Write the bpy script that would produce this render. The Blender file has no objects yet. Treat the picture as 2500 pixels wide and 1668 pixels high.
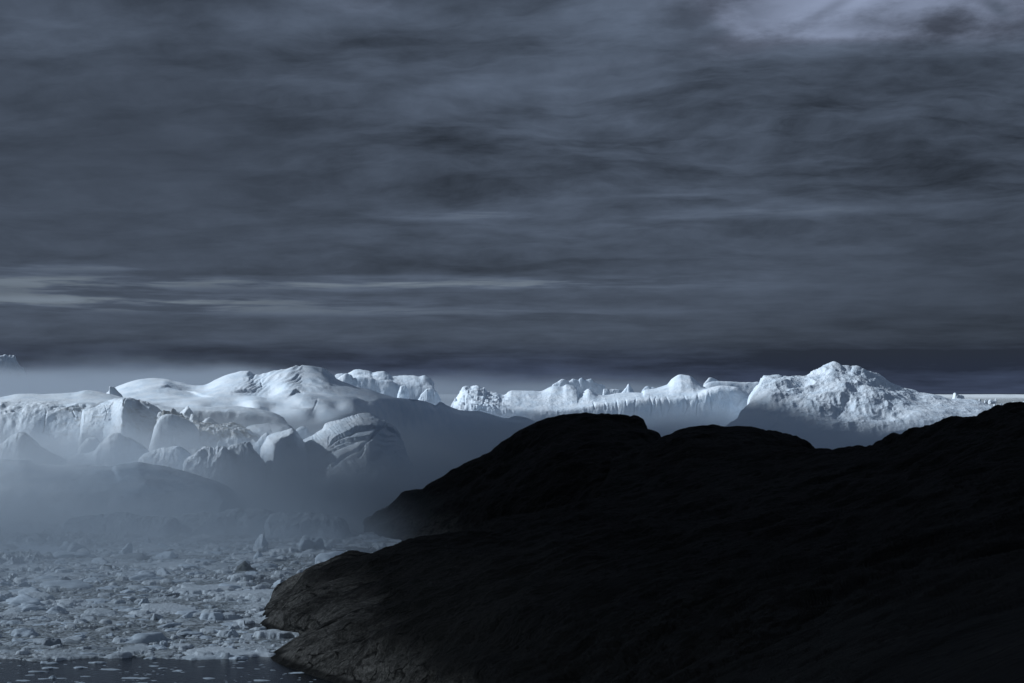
import bpy, math, random
import numpy as np
from mathutils import Vector

sc = bpy.context.scene
C = bpy.data.collections.new("scene"); sc.collection.children.link(C)
R = math.radians
rnd = random.Random(7)

# ------------------------------------------------------------------ camera
F = 4665.0                      # focal length in pixels of the 2500 x 1668 photograph
CAMH = 80.0
PITCH = math.atan(123.0 / F)    # horizon sits at row 957
cam_d = bpy.data.cameras.new("camera"); cam = bpy.data.objects.new("camera", cam_d); C.objects.link(cam)
cam.location = (0, 0, CAMH); cam.rotation_euler = (math.pi / 2 + PITCH, 0, 0)
cam_d.sensor_width = 36.0; cam_d.lens = 36.0 * F / 2500.0
cam_d.clip_start = 0.5; cam_d.clip_end = 150000
sc.camera = cam

# ------------------------------------------------------------------ sun
SUN_EL, SUN_AZ = 29.0, -82.0    # azimuth measured from the view direction (+Y) towards +X
sd = Vector((math.sin(R(SUN_AZ)) * math.cos(R(SUN_EL)), math.cos(R(SUN_AZ)) * math.cos(R(SUN_EL)), math.sin(R(SUN_EL))))
sun_d = bpy.data.lights.new("sun", 'SUN'); sun = bpy.data.objects.new("sun", sun_d); C.objects.link(sun)
sun_d.energy = 4.4; sun_d.angle = R(1.5); sun_d.color = (0.90, 0.955, 1.0)
sun.rotation_euler = sd.to_track_quat('Z', 'Y').to_euler()

# ------------------------------------------------------------------ exposure, sampling
sc.view_settings.view_transform = 'Standard'; sc.view_settings.look = 'None'
sc.view_settings.exposure = 0.0; sc.view_settings.gamma = 1.0
cy = sc.cycles if hasattr(sc, 'cycles') else None
sc.render.engine = 'CYCLES'; cy = sc.cycles
cy.use_denoising = True; cy.volume_step_rate = 0.17; cy.volume_max_steps = 256
cy.max_bounces = 5; cy.diffuse_bounces = 2; cy.glossy_bounces = 2; cy.volume_bounces = 2
cy.transmission_bounces = 2; cy.transparent_max_bounces = 8
cy.sample_clamp_indirect = 3.0; cy.use_adaptive_sampling = True; cy.adaptive_threshold = 0.01

# ------------------------------------------------------------------ node helper
class NT:
    def __init__(s, tree): s.t = tree; s.n = tree.nodes; s.l = tree.links
    def node(s, typ, **kw):
        n = s.n.new(typ)
        for k, v in kw.items(): setattr(n, k, v)
        return n
    def set(s, sock, v):
        if isinstance(v, bpy.types.NodeSocket): s.l.new(v, sock)
        elif v is not None: sock.default_value = v
    def m(s, op, a, b=None, c=None, clamp=False):
        n = s.n.new('ShaderNodeMath'); n.operation = op; n.use_clamp = clamp
        s.set(n.inputs[0], a); s.set(n.inputs[1], b)
        if c is not None: s.set(n.inputs[2], c)
        return n.outputs[0]
    def mr(s, v, a, b, c=0.0, d=1.0, smooth=True):
        n = s.n.new('ShaderNodeMapRange'); n.interpolation_type = 'SMOOTHSTEP' if smooth else 'LINEAR'
        s.set(n.inputs['Value'], v)
        for k, x in zip(('From Min', 'From Max', 'To Min', 'To Max'), (a, b, c, d)): s.set(n.inputs[k], x)
        return n.outputs[0]
    def xyz(s, x, y, z):
        n = s.n.new('ShaderNodeCombineXYZ')
        for i, v in enumerate((x, y, z)): s.set(n.inputs[i], v)
        return n.outputs[0]
    def noise(s, vec, scale, detail=4, rough=0.5, dist=0.0):
        n = s.n.new('ShaderNodeTexNoise'); s.set(n.inputs['Vector'], vec)
        n.inputs['Scale'].default_value = scale; n.inputs['Detail'].default_value = detail
        n.inputs['Roughness'].default_value = rough; n.inputs['Distortion'].default_value = dist
        return n.outputs['Fac']
    def mix(s, f, a, b, typ='MIX'):
        n = s.n.new('ShaderNodeMix'); n.data_type = 'RGBA'; n.blend_type = typ
        s.set(n.inputs[0], f); s.set(n.inputs[6], a); s.set(n.inputs[7], b)
        return n.outputs[2]

def rgba(r, g, b): return (r, g, b, 1.0)

# ------------------------------------------------------------------ world: Nishita sky behind a low dark cloud cover
w = bpy.data.worlds.new("World"); sc.world = w; w.use_nodes = True
T = NT(w.node_tree); T.n.clear()
out = T.node('ShaderNodeOutputWorld'); bg = T.node('ShaderNodeBackground'); T.l.new(bg.outputs[0], out.inputs[0])
bg.inputs['Strength'].default_value = 0.1
sky = T.node('ShaderNodeTexSky', sky_type='NISHITA', sun_disc=False)
sky.sun_elevation = R(SUN_EL); sky.sun_rotation = R(SUN_AZ)
tc = T.node('ShaderNodeTexCoord'); sp = T.node('ShaderNodeSeparateXYZ'); T.l.new(tc.outputs['Generated'], sp.inputs[0])
X, Y, Z = sp.outputs
az = T.m('ARCTAN2', X, Y)
el = T.m('ARCSINE', Z)
elp = T.m('MAXIMUM', el, 0.0)
den = T.m('ADD', T.m('MAXIMUM', Z, 0.0), 0.05)
# clouds lie on a level sheet, so they close up towards the horizon
den2 = T.m('ADD', T.m('MAXIMUM', Z, 0.0), 0.13)
cx_ = T.m('DIVIDE', X, den2); cy_s = T.m('DIVIDE', Y, den2)
wob = T.noise(T.xyz(cx_, cy_s, 7.7), 1.6, 4, 0.55)
cyw = T.m('ADD', cy_s, T.m('ADD', T.m('MULTIPLY', T.m('SUBTRACT', wob, 0.5), 0.55), T.m('MULTIPLY', cx_, 0.10)))
big = T.noise(T.xyz(T.m('MULTIPLY', cx_, 0.8), cyw, 3.7), 0.95, 3, 0.45)
med = T.noise(T.xyz(T.m('MULTIPLY', cx_, 1.05), T.m('MULTIPLY', cyw, 1.0), 0.0), 4.6, 8, 0.60, 0.0)
crisp = T.noise(T.xyz(T.m('MULTIPLY', cx_, 0.5), T.m('MULTIPLY', cyw, 0.9), 12.0), 3.4, 9, 0.62, 0.0)
streak = T.noise(T.xyz(T.m('MULTIPLY', az, 13.0), T.m('MULTIPLY', T.m('ADD', el, T.m('MULTIPLY', T.noise(T.xyz(T.m('MULTIPLY', az, 9.0), 0.0, 2.0), 1.0, 2, 0.5), 0.006)), 190.0), 1.3), 1.0, 8, 0.56, 0.15)
streak_w = T.mr(el, 0.02, 0.075, 1.0, 0.0)
def px2az(px): return math.atan((px - 1250) / F)
def py2el(py): return math.atan((957 - py) / F)
def blob(px, py, wx, wy, amp, tilt=0.0):
    """A soft patch of sky: centre, half-widths as directions"""
    da = T.m('SUBTRACT', az, px2az(px)); de = T.m('SUBTRACT', el, py2el(py))
    if tilt: de = T.m('SUBTRACT', de, T.m('MULTIPLY', da, tilt))
    a = T.m('DIVIDE', da, wx / F); b = T.m('DIVIDE', de, wy / F)
    q = T.m('ADD', T.m('MULTIPLY', a, a), T.m('MULTIPLY', b, b))
    return T.m('MULTIPLY', T.m('EXPONENT', T.m('MULTIPLY', q, -1.0)), amp)
# the cover is smooth on the left and ribbed in the middle and on the right
tex = T.m('SUBTRACT', 1.0, T.m('ADD', blob(330, 400, 520, 260, 0.72), blob(2350, 780, 500, 200, 0.5)), clamp=True)
high = T.mr(el, 0.03, 0.12)
base = T.m('ADD', 0.078, T.m('MULTIPLY', T.m('MULTIPLY', T.m('SUBTRACT', med, 0.5), tex), T.mr(el, 0.02, 0.14, 0.07, 0.17)))
base = T.m('ADD', base, T.m('MULTIPLY', T.m('SUBTRACT', big, 0.5), 0.07))
base = T.m('ADD', base, T.m('MULTIPLY', T.m('MULTIPLY', T.m('SUBTRACT', T.mr(crisp, 0.47, 0.55), 0.5), tex), T.m('MULTIPLY', high, 0.014)))
base = T.m('ADD', base, T.m('MULTIPLY', T.m('MULTIPLY', T.m('SUBTRACT', streak, 0.5), streak_w), 0.055))
for b in [(2520, 720, 520, 300, -0.024), (2400, 900, 900, 90, -0.016), (1250, 880, 2600, 34, -0.036), (300, 430, 420, 200, -0.010), (1100, 640, 650, 38, -0.014),
          (1300, 60, 900, 110, 0.016), (100, 60, 220, 80, 0.014, -0.2), (1450, 380, 600, 200, 0.008), (2150, 300, 420, 120, -0.004), (1860, 205, 240, 40, -0.012, -0.15), (960, 95, 200, 30, -0.020), (640, 250, 160, 170, -0.008),
          (1650, 700, 420, 90, 0.006), (700, 800, 900, 40, 0.006)]: base = T.m('ADD', base, blob(*b))
# the firm lower edge of the main sheet above the pale strip
ee = T.m('SUBTRACT', T.m('SUBTRACT', el, py2el(674)), T.m('MULTIPLY', T.m('SUBTRACT', streak, 0.5), 0.004))
edge_d = T.m('MULTIPLY', T.mr(ee, -0.0006, 0.0008), T.m('EXPONENT', T.m('MULTIPLY', T.m('MAXIMUM', ee, 0.0), -80.0)))
base = T.m('SUBTRACT', base, T.m('MULTIPLY', T.m('MULTIPLY', edge_d, blob(950, 674, 560, 3000, 1.0)), 0.020))
ee2 = T.m('SUBTRACT', T.m('SUBTRACT', el, py2el(150)), T.m('ADD', T.m('MULTIPLY', T.m('SUBTRACT', crisp, 0.5), 0.03), T.m('MULTIPLY', T.m('SUBTRACT', az, px2az(2100)), 0.05)))
base = T.m('SUBTRACT', base, T.m('MULTIPLY', T.m('MULTIPLY', T.mr(ee2, 0.0015, -0.0015), T.m('EXPONENT', T.m('MULTIPLY', T.m('MAXIMUM', T.m('MULTIPLY', ee2, -1.0), 0.0), -60.0))), blob(2300, 100, 420, 3000, 0.016)))
# gaps of paler cloud, broken by the cloud noise
brk = T.mr(T.noise(T.xyz(T.m('MULTIPLY', cx_, 1.3), cy_s, 5.0), 3.2, 8, 0.58), 0.36, 0.62)
gap = blob(2150, -10, 470, 110, 0.17)
for b in [(2460, 70, 170, 60, 0.08), (1960, 60, 210, 34, 0.09, 0.35), (1780, 45, 60, 30, 0.06, -0.6), (2060, 98, 260, 14, 0.09), (1500, 158, 260, 10, 0.035, 0.15), (880, 8, 140, 40, 0.05), (620, 62, 110, 34, 0.03)]: gap = T.m('ADD', gap, blob(*b))
dk = T.m('ADD', blob(2030, 30, 90, 16, 0.10, 0.5), blob(2440, 45, 46, 26, 0.10, -0.5))
gap = T.m('MAXIMUM', T.m('SUBTRACT', gap, dk), 0.0)
low = blob(230, 740, 560, 17, 0.115)
for b in [(760, 694, 650, 14, 0.085), (60, 700, 260, 24, 0.07), (1350, 692, 420, 18, 0.035), (140, 660, 260, 8, 0.05), (900, 762, 700, 12, 0.04), (1130, 522, 230, 5, 0.07), (1330, 532, 360, 6, 0.05), (1950, 518, 300, 12, 0.035), (1650, 478, 160, 5, 0.03)]: low = T.m('ADD', low, blob(*b))
base = T.m('ADD', base, T.m('MULTIPLY', gap, T.m('ADD', 0.08, T.m('MULTIPLY', brk, 1.15))))
lows = T.m('MULTIPLY', low, T.m('ADD', 0.12, T.mr(streak, 0.40, 0.58))); base = T.m('ADD', base, lows)
base = T.m('MAXIMUM', base, 0.030)
# overhead the cover is thinner and brighter
base = T.m('ADD', base, T.mr(el, 0.25, 1.0, 0.0, 0.08))
base = T.m('MULTIPLY', base, T.mr(el, -0.2, 0.0, 0.6, 1.0))
warm = T.mr(lows, 0.015, 0.09)
tint = T.mix(warm, rgba(0.75, 0.97, 1.38), rgba(0.80, 0.99, 1.24))
tint = T.mix(T.mr(gap, 0.01, 0.12), tint, rgba(0.80, 0.96, 1.36))
vm = T.node('ShaderNodeVectorMath', operation='SCALE'); tint = T.mix(T.mr(el, 0.03, 0.008), tint, rgba(0.66, 0.90, 1.58)); T.l.new(tint, vm.inputs[0]); T.l.new(T.m('MULTIPLY', base, 10.0), vm.inputs['Scale'])
col = T.mix(0.996, sky.outputs[0], vm.outputs[0])
T.l.new(col, bg.inputs['Color'])

# ------------------------------------------------------------------ maths helpers
cp, sp_ = math.cos(PITCH), math.sin(PITCH)
def world(px, py, d):
    """Point at distance d (along +Y) seen at photo pixel px, py."""
    a = (px - 1250) / F; b = (834 - py) / F
    dy = cp - b * sp_; dz = sp_ + b * cp
    return np.array((a / dy * d, d, CAMH + dz / dy * d))
def water(px, py, z=0.0):
    a = (px - 1250) / F; b = (834 - py) / F
    dy = cp - b * sp_; dz = sp_ + b * cp
    d = (z - CAMH) / dz * dy
    return np.array((a / dy * d, d, z))

def _hash(i, j, k, seed):
    h = (i * 374761393 + j * 668265263 + k * 2147483647 + seed * 974634777) & 0xFFFFFFFF
    h = ((h ^ (h >> 13)) * 1274126177) & 0xFFFFFFFF
    h = (h ^ (h >> 16)) & 0xFFFFFFFF
    return h.astype(np.float64) / 4294967295.0 * 2 - 1
def noise3(p, seed=0):
    p = np.asarray(p, dtype=np.float64); f = np.floor(p); t = p - f; t = t * t * t * (t * (t * 6 - 15) + 10)
    i = f.astype(np.int64); r = 0
    for a in (0, 1):
        wa = t[..., 0] if a else 1 - t[..., 0]
        for b in (0, 1):
            wb = t[..., 1] if b else 1 - t[..., 1]
            for c in (0, 1):
                wc = t[..., 2] if c else 1 - t[..., 2]
                r = r + wa * wb * wc * _hash(i[..., 0] + a, i[..., 1] + b, i[..., 2] + c, seed)
    return r
def fbm(p, oct=5, seed=0, gain=0.5, lac=2.03):
    r = 0; a = 1.0; q = np.asarray(p, dtype=np.float64)
    for o in range(oct): r = r + a * noise3(q, seed + o * 13); q = q * lac + 17.3; a *= gain
    return r
def ridged(p, oct=5, seed=0, gain=0.5, lac=2.07):
    r = 0; a = 1.0; q = np.asarray(p, dtype=np.float64)
    for o in range(oct): r = r + a * (1 - 2 * np.abs(noise3(q, seed + o * 7))); q = q * lac + 9.1; a *= gain
    return r
def sstep(x, a, b):
    t = np.clip((x - a) / (b - a), 0, 1); return t * t * (3 - 2 * t)

def mesh_obj(name, verts, faces, mat, parent=None, smooth=True, attr=None):
    me = bpy.data.meshes.new(name)
    verts = np.asarray(verts, dtype=np.float32)
    if isinstance(faces, np.ndarray):
        k = faces.shape[1]
        me.vertices.add(len(verts)); me.vertices.foreach_set('co', verts.ravel())
        me.loops.add(faces.size); me.loops.foreach_set('vertex_index', faces.astype(np.int32).ravel())
        me.polygons.add(len(faces)); me.polygons.foreach_set('loop_start', np.arange(0, faces.size, k, dtype=np.int32))
        me.update(calc_edges=True); me.validate()
    else:
        me.from_pydata([tuple(map(float, v)) for v in verts], [], faces); me.update()
    if smooth:
        me.polygons.foreach_set('use_smooth', np.ones(len(me.polygons), dtype=bool))
    for k, a in (attr or {}).items():
        at = me.attributes.new(k, 'FLOAT', 'POINT'); at.data.foreach_set('value', np.asarray(a, dtype=np.float32).ravel())
    if mat: me.materials.append(mat)
    o = bpy.data.objects.new(name, me); C.objects.link(o); o.parent = parent
    return o
def tag(o, label=None, cat=None, group=None, kind=None):
    for k, v in (('label', label), ('category', cat), ('group', group), ('kind', kind)):
        if v: o[k] = v
    return o
def grid_faces(nu, nv, wrap=False, off=0):
    i = np.arange(nv - 1)[:, None] * nu; j = np.arange(nu - 1)[None, :]
    a = (i + j).ravel(); return np.stack([a, a + 1, a + nu + 1, a + nu], 1) + off

# ------------------------------------------------------------------ materials
def new_mat(name):
    m = bpy.data.materials.new(name); m.use_nodes = True; t = NT(m.node_tree); t.n.clear()
    o = t.node('ShaderNodeOutputMaterial'); return m, t, o
def ice_mat(name, col=(0.74, 0.83, 0.93), shade=(0.62, 0.74, 0.87), bump=0.5, bscale=0.35, dirt_shade_col=(0.20, 0.20, 0.18), rough=0.62, patch=0.0):
    m, t, o = new_mat(name)
    b = t.node('ShaderNodeBsdfPrincipled'); t.l.new(b.outputs[0], o.inputs[0])
    tc = t.node('ShaderNodeTexCoord'); P = tc.outputs['Object']
    n1 = t.noise(P, 0.05, 5, 0.55); n2 = t.noise(P, bscale, 8, 0.62); n3 = t.noise(P, bscale * 7, 5, 0.6)
    c = t.mix(t.mr(n1, 0.35, 0.7), col + (1,), shade + (1,))
    at = t.node('ShaderNodeAttribute'); at.attribute_name = 'dirt_shade'  # real dirt on the ice, and shade painted into the far pack
    dsum = t.m('ADD', at.outputs['Fac'], t.m('MULTIPLY', t.mr(n2, 0.55, 0.75), patch))
    d = t.m('MULTIPLY', dsum, t.mr(n2, 0.36, 0.62, 0.25, 1.0), clamp=True)
    c = t.mix(d, c, dirt_shade_col + (1,))
    oi = t.node('ShaderNodeObjectInfo')
    hsv = t.node('ShaderNodeHueSaturation'); t.l.new(c, hsv.inputs['Color']); t.l.new(t.mr(oi.outputs['Random'], 0, 1, 0.86, 1.06, False), hsv.inputs['Value'])
    t.l.new(hsv.outputs[0], b.inputs['Base Color'])
    b.inputs['Roughness'].default_value = rough
    b.inputs['Specular IOR Level'].default_value = 0.25
    bp = t.node('ShaderNodeBump'); bp.inputs['Strength'].default_value = bump; bp.inputs['Distance'].default_value = 1.0
    h = t.m('ADD', t.m('MULTIPLY', n2, 1.6), t.m('MULTIPLY', n3, 0.35))
    t.l.new(h, bp.inputs['Height']); t.l.new(bp.outputs[0], b.inputs['Normal'])
    return m
M_snow = ice_mat("snowy_ice", bump=0.35)
M_ice = ice_mat("glacier_ice", bump=0.8, bscale=0.25)
M_crag = ice_mat("craggy_ice", bump=1.0, bscale=0.22, patch=0.10)
M_chunk = ice_mat("chunk_ice", (0.74, 0.83, 0.92), (0.58, 0.68, 0.78), bump=0.8, bscale=0.5)
M_grey = ice_mat("grey_ice", (0.42, 0.47, 0.52), (0.28, 0.33, 0.38), bump=0.8, bscale=0.5)
M_dirty = ice_mat("dirty_ice", (0.17, 0.19, 0.20), (0.10, 0.115, 0.12), bump=0.9, bscale=0.5)
M_brash = ice_mat("brash_ice", (0.84, 0.91, 0.97), (0.68, 0.76, 0.83), bump=0.5, bscale=0.6, dirt_shade_col=(0.13, 0.145, 0.15))

# rock
def rock_mat():
    m, t, o = new_mat("dark_gneiss")
    b = t.node('ShaderNodeBsdfPrincipled'); t.l.new(b.outputs[0], o.inputs[0])
    g = t.node('ShaderNodeNewGeometry'); s = t.node('ShaderNodeSeparateXYZ'); t.l.new(g.outputs['Position'], s.inputs[0])
    mp = t.node('ShaderNodeMapping'); mp.inputs['Rotation'].default_value = (0, 0, R(-28)); mp.inputs['Scale'].default_value = (0.22, 1.0, 1.5)
    t.l.new(g.outputs['Position'], mp.inputs[0])
    st = t.noise(mp.outputs[0], 0.13, 9, 0.70, 1.0)            # foliation
    fine = t.noise(g.outputs['Position'], 0.9, 8, 0.72, 0.3)
    pat = t.noise(g.outputs['Position'], 0.02, 6, 0.6)
    vo = t.node('ShaderNodeTexVoronoi', feature='DISTANCE_TO_EDGE'); wv = t.node('ShaderNodeMixRGB' if False else 'ShaderNodeVectorMath', operation='ADD')
    nv = t.node('ShaderNodeTexNoise'); t.l.new(mp.outputs[0], nv.inputs['Vector']); nv.inputs['Scale'].default_value = 0.12
    sc2 = t.node('ShaderNodeVectorMath', operation='SCALE'); t.l.new(nv.outputs['Color'], sc2.inputs[0]); sc2.inputs['Scale'].default_value = 9.0
    t.l.new(mp.outputs[0], wv.inputs[0]); t.l.new(sc2.outputs[0], wv.inputs[1]); t.l.new(wv.outputs[0], vo.inputs['Vector']); vo.inputs['Scale'].default_value = 0.11
    joint = t.m('MAXIMUM', t.mr(vo.outputs['Distance'], 0.0, 0.06), t.mr(nv.outputs['Fac'], 0.42, 0.58), clamp=True)             # open joints between slabs
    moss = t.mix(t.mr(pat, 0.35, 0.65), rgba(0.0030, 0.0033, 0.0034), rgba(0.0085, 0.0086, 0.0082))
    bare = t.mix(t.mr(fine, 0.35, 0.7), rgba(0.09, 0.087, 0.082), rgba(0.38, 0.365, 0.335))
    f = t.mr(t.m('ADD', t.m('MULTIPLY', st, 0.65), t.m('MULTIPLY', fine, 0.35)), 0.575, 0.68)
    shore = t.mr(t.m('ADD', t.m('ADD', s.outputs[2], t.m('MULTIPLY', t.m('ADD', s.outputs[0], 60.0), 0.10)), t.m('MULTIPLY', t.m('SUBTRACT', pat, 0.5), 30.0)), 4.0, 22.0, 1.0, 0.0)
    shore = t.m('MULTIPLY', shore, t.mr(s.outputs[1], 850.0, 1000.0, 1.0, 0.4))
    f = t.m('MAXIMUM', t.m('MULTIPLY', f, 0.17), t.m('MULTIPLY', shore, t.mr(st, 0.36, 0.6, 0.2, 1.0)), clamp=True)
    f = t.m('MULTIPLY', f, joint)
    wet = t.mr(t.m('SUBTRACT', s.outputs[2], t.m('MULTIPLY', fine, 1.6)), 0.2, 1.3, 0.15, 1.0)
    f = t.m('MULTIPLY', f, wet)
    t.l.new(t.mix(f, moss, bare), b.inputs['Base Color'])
    b.inputs['Roughness'].default_value = 0.75; b.inputs['Specular IOR Level'].default_value = 0.10
    bp = t.node('ShaderNodeBump'); bp.inputs['Strength'].default_value = 1.0; bp.inputs['Distance'].default_value = 2.5
    t.l.new(t.m('ADD', t.m('ADD', t.m('MULTIPLY', st, 2.0), fine), t.m('MULTIPLY', joint, 0.35)), bp.inputs['Height']); t.l.new(bp.outputs[0], b.inputs['Normal'])
    return m
M_rock = rock_mat()

def water_mat():
    m, t, o = new_mat("sea_water")
    b = t.node('ShaderNodeBsdfPrincipled'); t.l.new(b.outputs[0], o.inputs[0])
    b.inputs['Base Color'].default_value = (0.006, 0.010, 0.016, 1); b.inputs['Roughness'].default_value = 0.12; b.inputs['IOR'].default_value = 1.33
    b.inputs['Specular IOR Level'].default_value = 0.35
    g = t.node('ShaderNodeNewGeometry')
    n = t.noise(g.outputs['Position'], 0.6, 6, 0.6)
    bp = t.node('ShaderNodeBump'); bp.inputs['Strength'].default_value = 0.5; bp.inputs['Distance'].default_value = 0.25
    t.l.new(n, bp.inputs['Height']); t.l.new(bp.outputs[0], b.inputs['Normal'])
    return m
M_water = water_mat()

# ------------------------------------------------------------------ sea
def sheet(name, x0, x1, y0, y1, z, mat):
    o = mesh_obj(name, [(x0, y0, z), (x1, y0, z), (x1, y1, z), (x0, y1, z)], [(0, 1, 2, 3)], mat, smooth=False)
    return o
tag(sheet("sea", -60000, 60000, -20000, 90000, 0.0, M_water), kind='structure')

# ------------------------------------------------------------------ lofted bodies (icebergs and hills)
def resample(row, us):
    """row: array (n,3) world points, with parameter us0 (n,) -> at us, smoothed Catmull-like by cubic hermite (monotone)."""
    u0, p = row
    outp = np.empty((len(us), 3))
    h = np.diff(u0)
    for k in range(3):
        y = p[:, k]; dlt = np.diff(y) / h
        m = np.zeros(len(y)); m[0] = dlt[0]; m[-1] = dlt[-1]
        for i in range(1, len(y) - 1):
            if dlt[i - 1] * dlt[i] > 0: m[i] = 2 * dlt[i - 1] * dlt[i] / (dlt[i - 1] + dlt[i])
        i = np.clip(np.searchsorted(u0, us) - 1, 0, len(h) - 1)
        t = (us - u0[i]) / h[i]
        outp[:, k] = ((2 * t**3 - 3 * t**2 + 1) * y[i] + (t**3 - 2 * t**2 + t) * h[i] * m[i] + (-2 * t**3 + 3 * t**2) * y[i + 1] + (t**3 - t**2) * h[i] * m[i + 1])
    return outp
def loft(rows, nu, nv, vs=None):
    """rows: list of (n,3) arrays front->back. Each row is parametrised by its x position."""
    us = np.linspace(0, 1, nu)
    G = []
    for p in rows:
        a = p[:, 0] / np.maximum(p[:, 1], 1); u0 = (a - a[0]) / (a[-1] - a[0])
        G.append(resample((u0, p), us))
    G = np.array(G)                                       # rows, nu, 3
    k = len(rows); v0 = np.zeros(k)
    seg = np.sqrt(((G[1:] - G[:-1])**2).sum(2)).mean(1); v0[1:] = np.cumsum(np.maximum(seg, 1e-3) ** 0.7); v0 /= v0[-1]
    vv = np.linspace(0, 1, nv)
    O = np.empty((nv, nu, 3))
    h = np.diff(v0)[:, None, None]; dl = (G[1:] - G[:-1]) / h
    m = np.zeros_like(G); m[0] = dl[0]; m[-1] = dl[-1]
    if k > 2:
        pr = dl[:-1] * dl[1:]; s = dl[:-1] + dl[1:]
        m[1:-1] = np.where(pr > 0, 2 * pr / np.where(np.abs(s) < 1e-9, 1, s), 0)
    i = np.clip(np.searchsorted(v0, vv) - 1, 0, k - 2)
    t = ((vv - v0[i]) / np.diff(v0)[i])[:, None, None]; hh = np.diff(v0)[i][:, None, None]
    O = ((2 * t**3 - 3 * t**2 + 1) * G[i] + (t**3 - 2 * t**2 + t) * hh * m[i] + (-2 * t**3 + 3 * t**2) * G[i + 1] + (t**3 - t**2) * hh * m[i + 1])
    return O
def normals(O):
    du = np.gradient(O, axis=1); dv = np.gradient(O, axis=0)
    n = np.cross(du, dv); n /= np.maximum(np.linalg.norm(n, axis=2, keepdims=True), 1e-9)
    return n
def row(pts, d=None):
    return np.array([world(p[0], p[1], p[2] if len(p) > 2 else d) for p in pts])

def build_loft(name, rows, nu, nv, mat, disp=None, dirt_shade=None, parent=None, warp=0.0, seed=0):
    O = loft(rows, nu, nv); N = normals(O)
    if warp:
        O = O + warp * np.stack([fbm(O / (warp * 9) + s, 3, seed + s) for s in (0, 31, 62)], -1) * np.array((1, 1, 0.15))
    vv = np.linspace(0, 1, nv)[:, None] * np.ones((1, nu)); uu = np.ones((nv, 1)) * np.linspace(0, 1, nu)[None, :]
    if disp is not None: O = O + N * disp(O, N, uu, vv)[..., None]
    at = {'dirt_shade': dirt_shade(O, N, uu, vv) if dirt_shade is not None else np.zeros((nv, nu))}
    f = grid_faces(nu, nv)
    # closed below the waterline
    V = O.reshape(-1, 3)
    rim = np.concatenate([np.arange(nu), np.arange(1, nv) * nu + nu - 1, (nv - 1) * nu + np.arange(nu - 2, -1, -1), np.arange(nv - 2, 0, -1) * nu])
    c = V[rim].mean(0); c[2] = -12
    V = np.vstack([V, c[None]]); ci = len(V) - 1
    tri = np.stack([rim, np.full_like(rim, ci), np.roll(rim, -1)], 1)
    quads = np.vstack([f, np.stack([tri[:, 0], tri[:, 1], tri[:, 2], tri[:, 2]], 1)[:0]])
    me_faces = quads
    at = {'dirt_shade': np.append(at['dirt_shade'].ravel(), 0)}
    o = mesh_obj(name, V, me_faces, mat, parent, attr=at)
    return o

def berg(label, sky_row, d, mids=(), front=None, back=None, nu=220, nv=110, mat=None, disp=None, dirt_shade=None, group=None, name="iceberg", cat="iceberg", ends=0.03, warp=0.0, seed=0, zfront=0.0):
    """Iceberg from its crest line (px, py[, d]) and further lines on its near face, nearest first."""
    sky = row(sky_row, d)
    if not mids: ends = max(ends, 0.07)
    hmax = sky[:, 2].max(); wid = np.ptp(sky[:, 0])
    depth = back if back else max(0.45 * wid, 1.2 * hmax)
    fr = front if front else 0.55 * hmax
    rows = [row(m[1], m[0]) for m in mids]
    near = rows[0] if rows else sky
    def offset(r, dy, z):
        q = r.copy(); q[:, 1] = q[:, 1] + dy; q[:, 2] = z; return q
    f0 = offset(near, -fr, -4.0); f1 = near.copy(); f1[:, 1] -= fr * 0.55; f1[:, 2] = np.maximum(near[:, 2] * 0.38, -1)
    bk1 = sky.copy(); bk1[:, 1] += depth * 0.45; bk1[:, 2] = np.minimum(sky[:, 2] * 0.8, sky[:, 2] - 2)
    bk2 = sky.copy(); bk2[:, 1] += depth; bk2[:, 2] = -4
    allr = [f0, f1] + rows + [sky, bk1, bk2]
    # pull the two ends under water so the body closes
    outr = []
    for r in allr:
        e0 = r[0].copy(); e1 = r[-1].copy(); dx = ends * wid + 3
        e0[0] -= dx; e1[0] += dx; e0[2] = -5; e1[2] = -5
        g0 = r[0].copy(); g1 = r[-1].copy(); g0[0] -= dx * 0.45; g1[0] += dx * 0.45; g0[2] *= 0.6; g1[2] *= 0.6
        outr.append(np.vstack([e0, g0, r, g1, e1]))
    o = build_loft(name, outr, nu, nv, mat or M_ice, disp, dirt_shade, warp=warp, seed=seed)
    return tag(o, label, cat, group)

def crag(amp, scale, seed=0, mix=0.5, stretch=(1, 1, 1)):
    s = np.array(stretch) / scale
    return lambda P, N, u, v: amp * (mix * 0.6 * ridged(P * s, 5, seed) + (1 - mix) * fbm(P * s, 5, seed + 5) + mix * 0.22 * ridged(P * s * 3.7 + 4.0, 4, seed + 9) - mix * 0.5 * sstep(ridged(P * s * 1.3 + 2.0, 2, seed + 12), 1.05, 1.4)) * sstep(P[..., 2], -1, 8)

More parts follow.
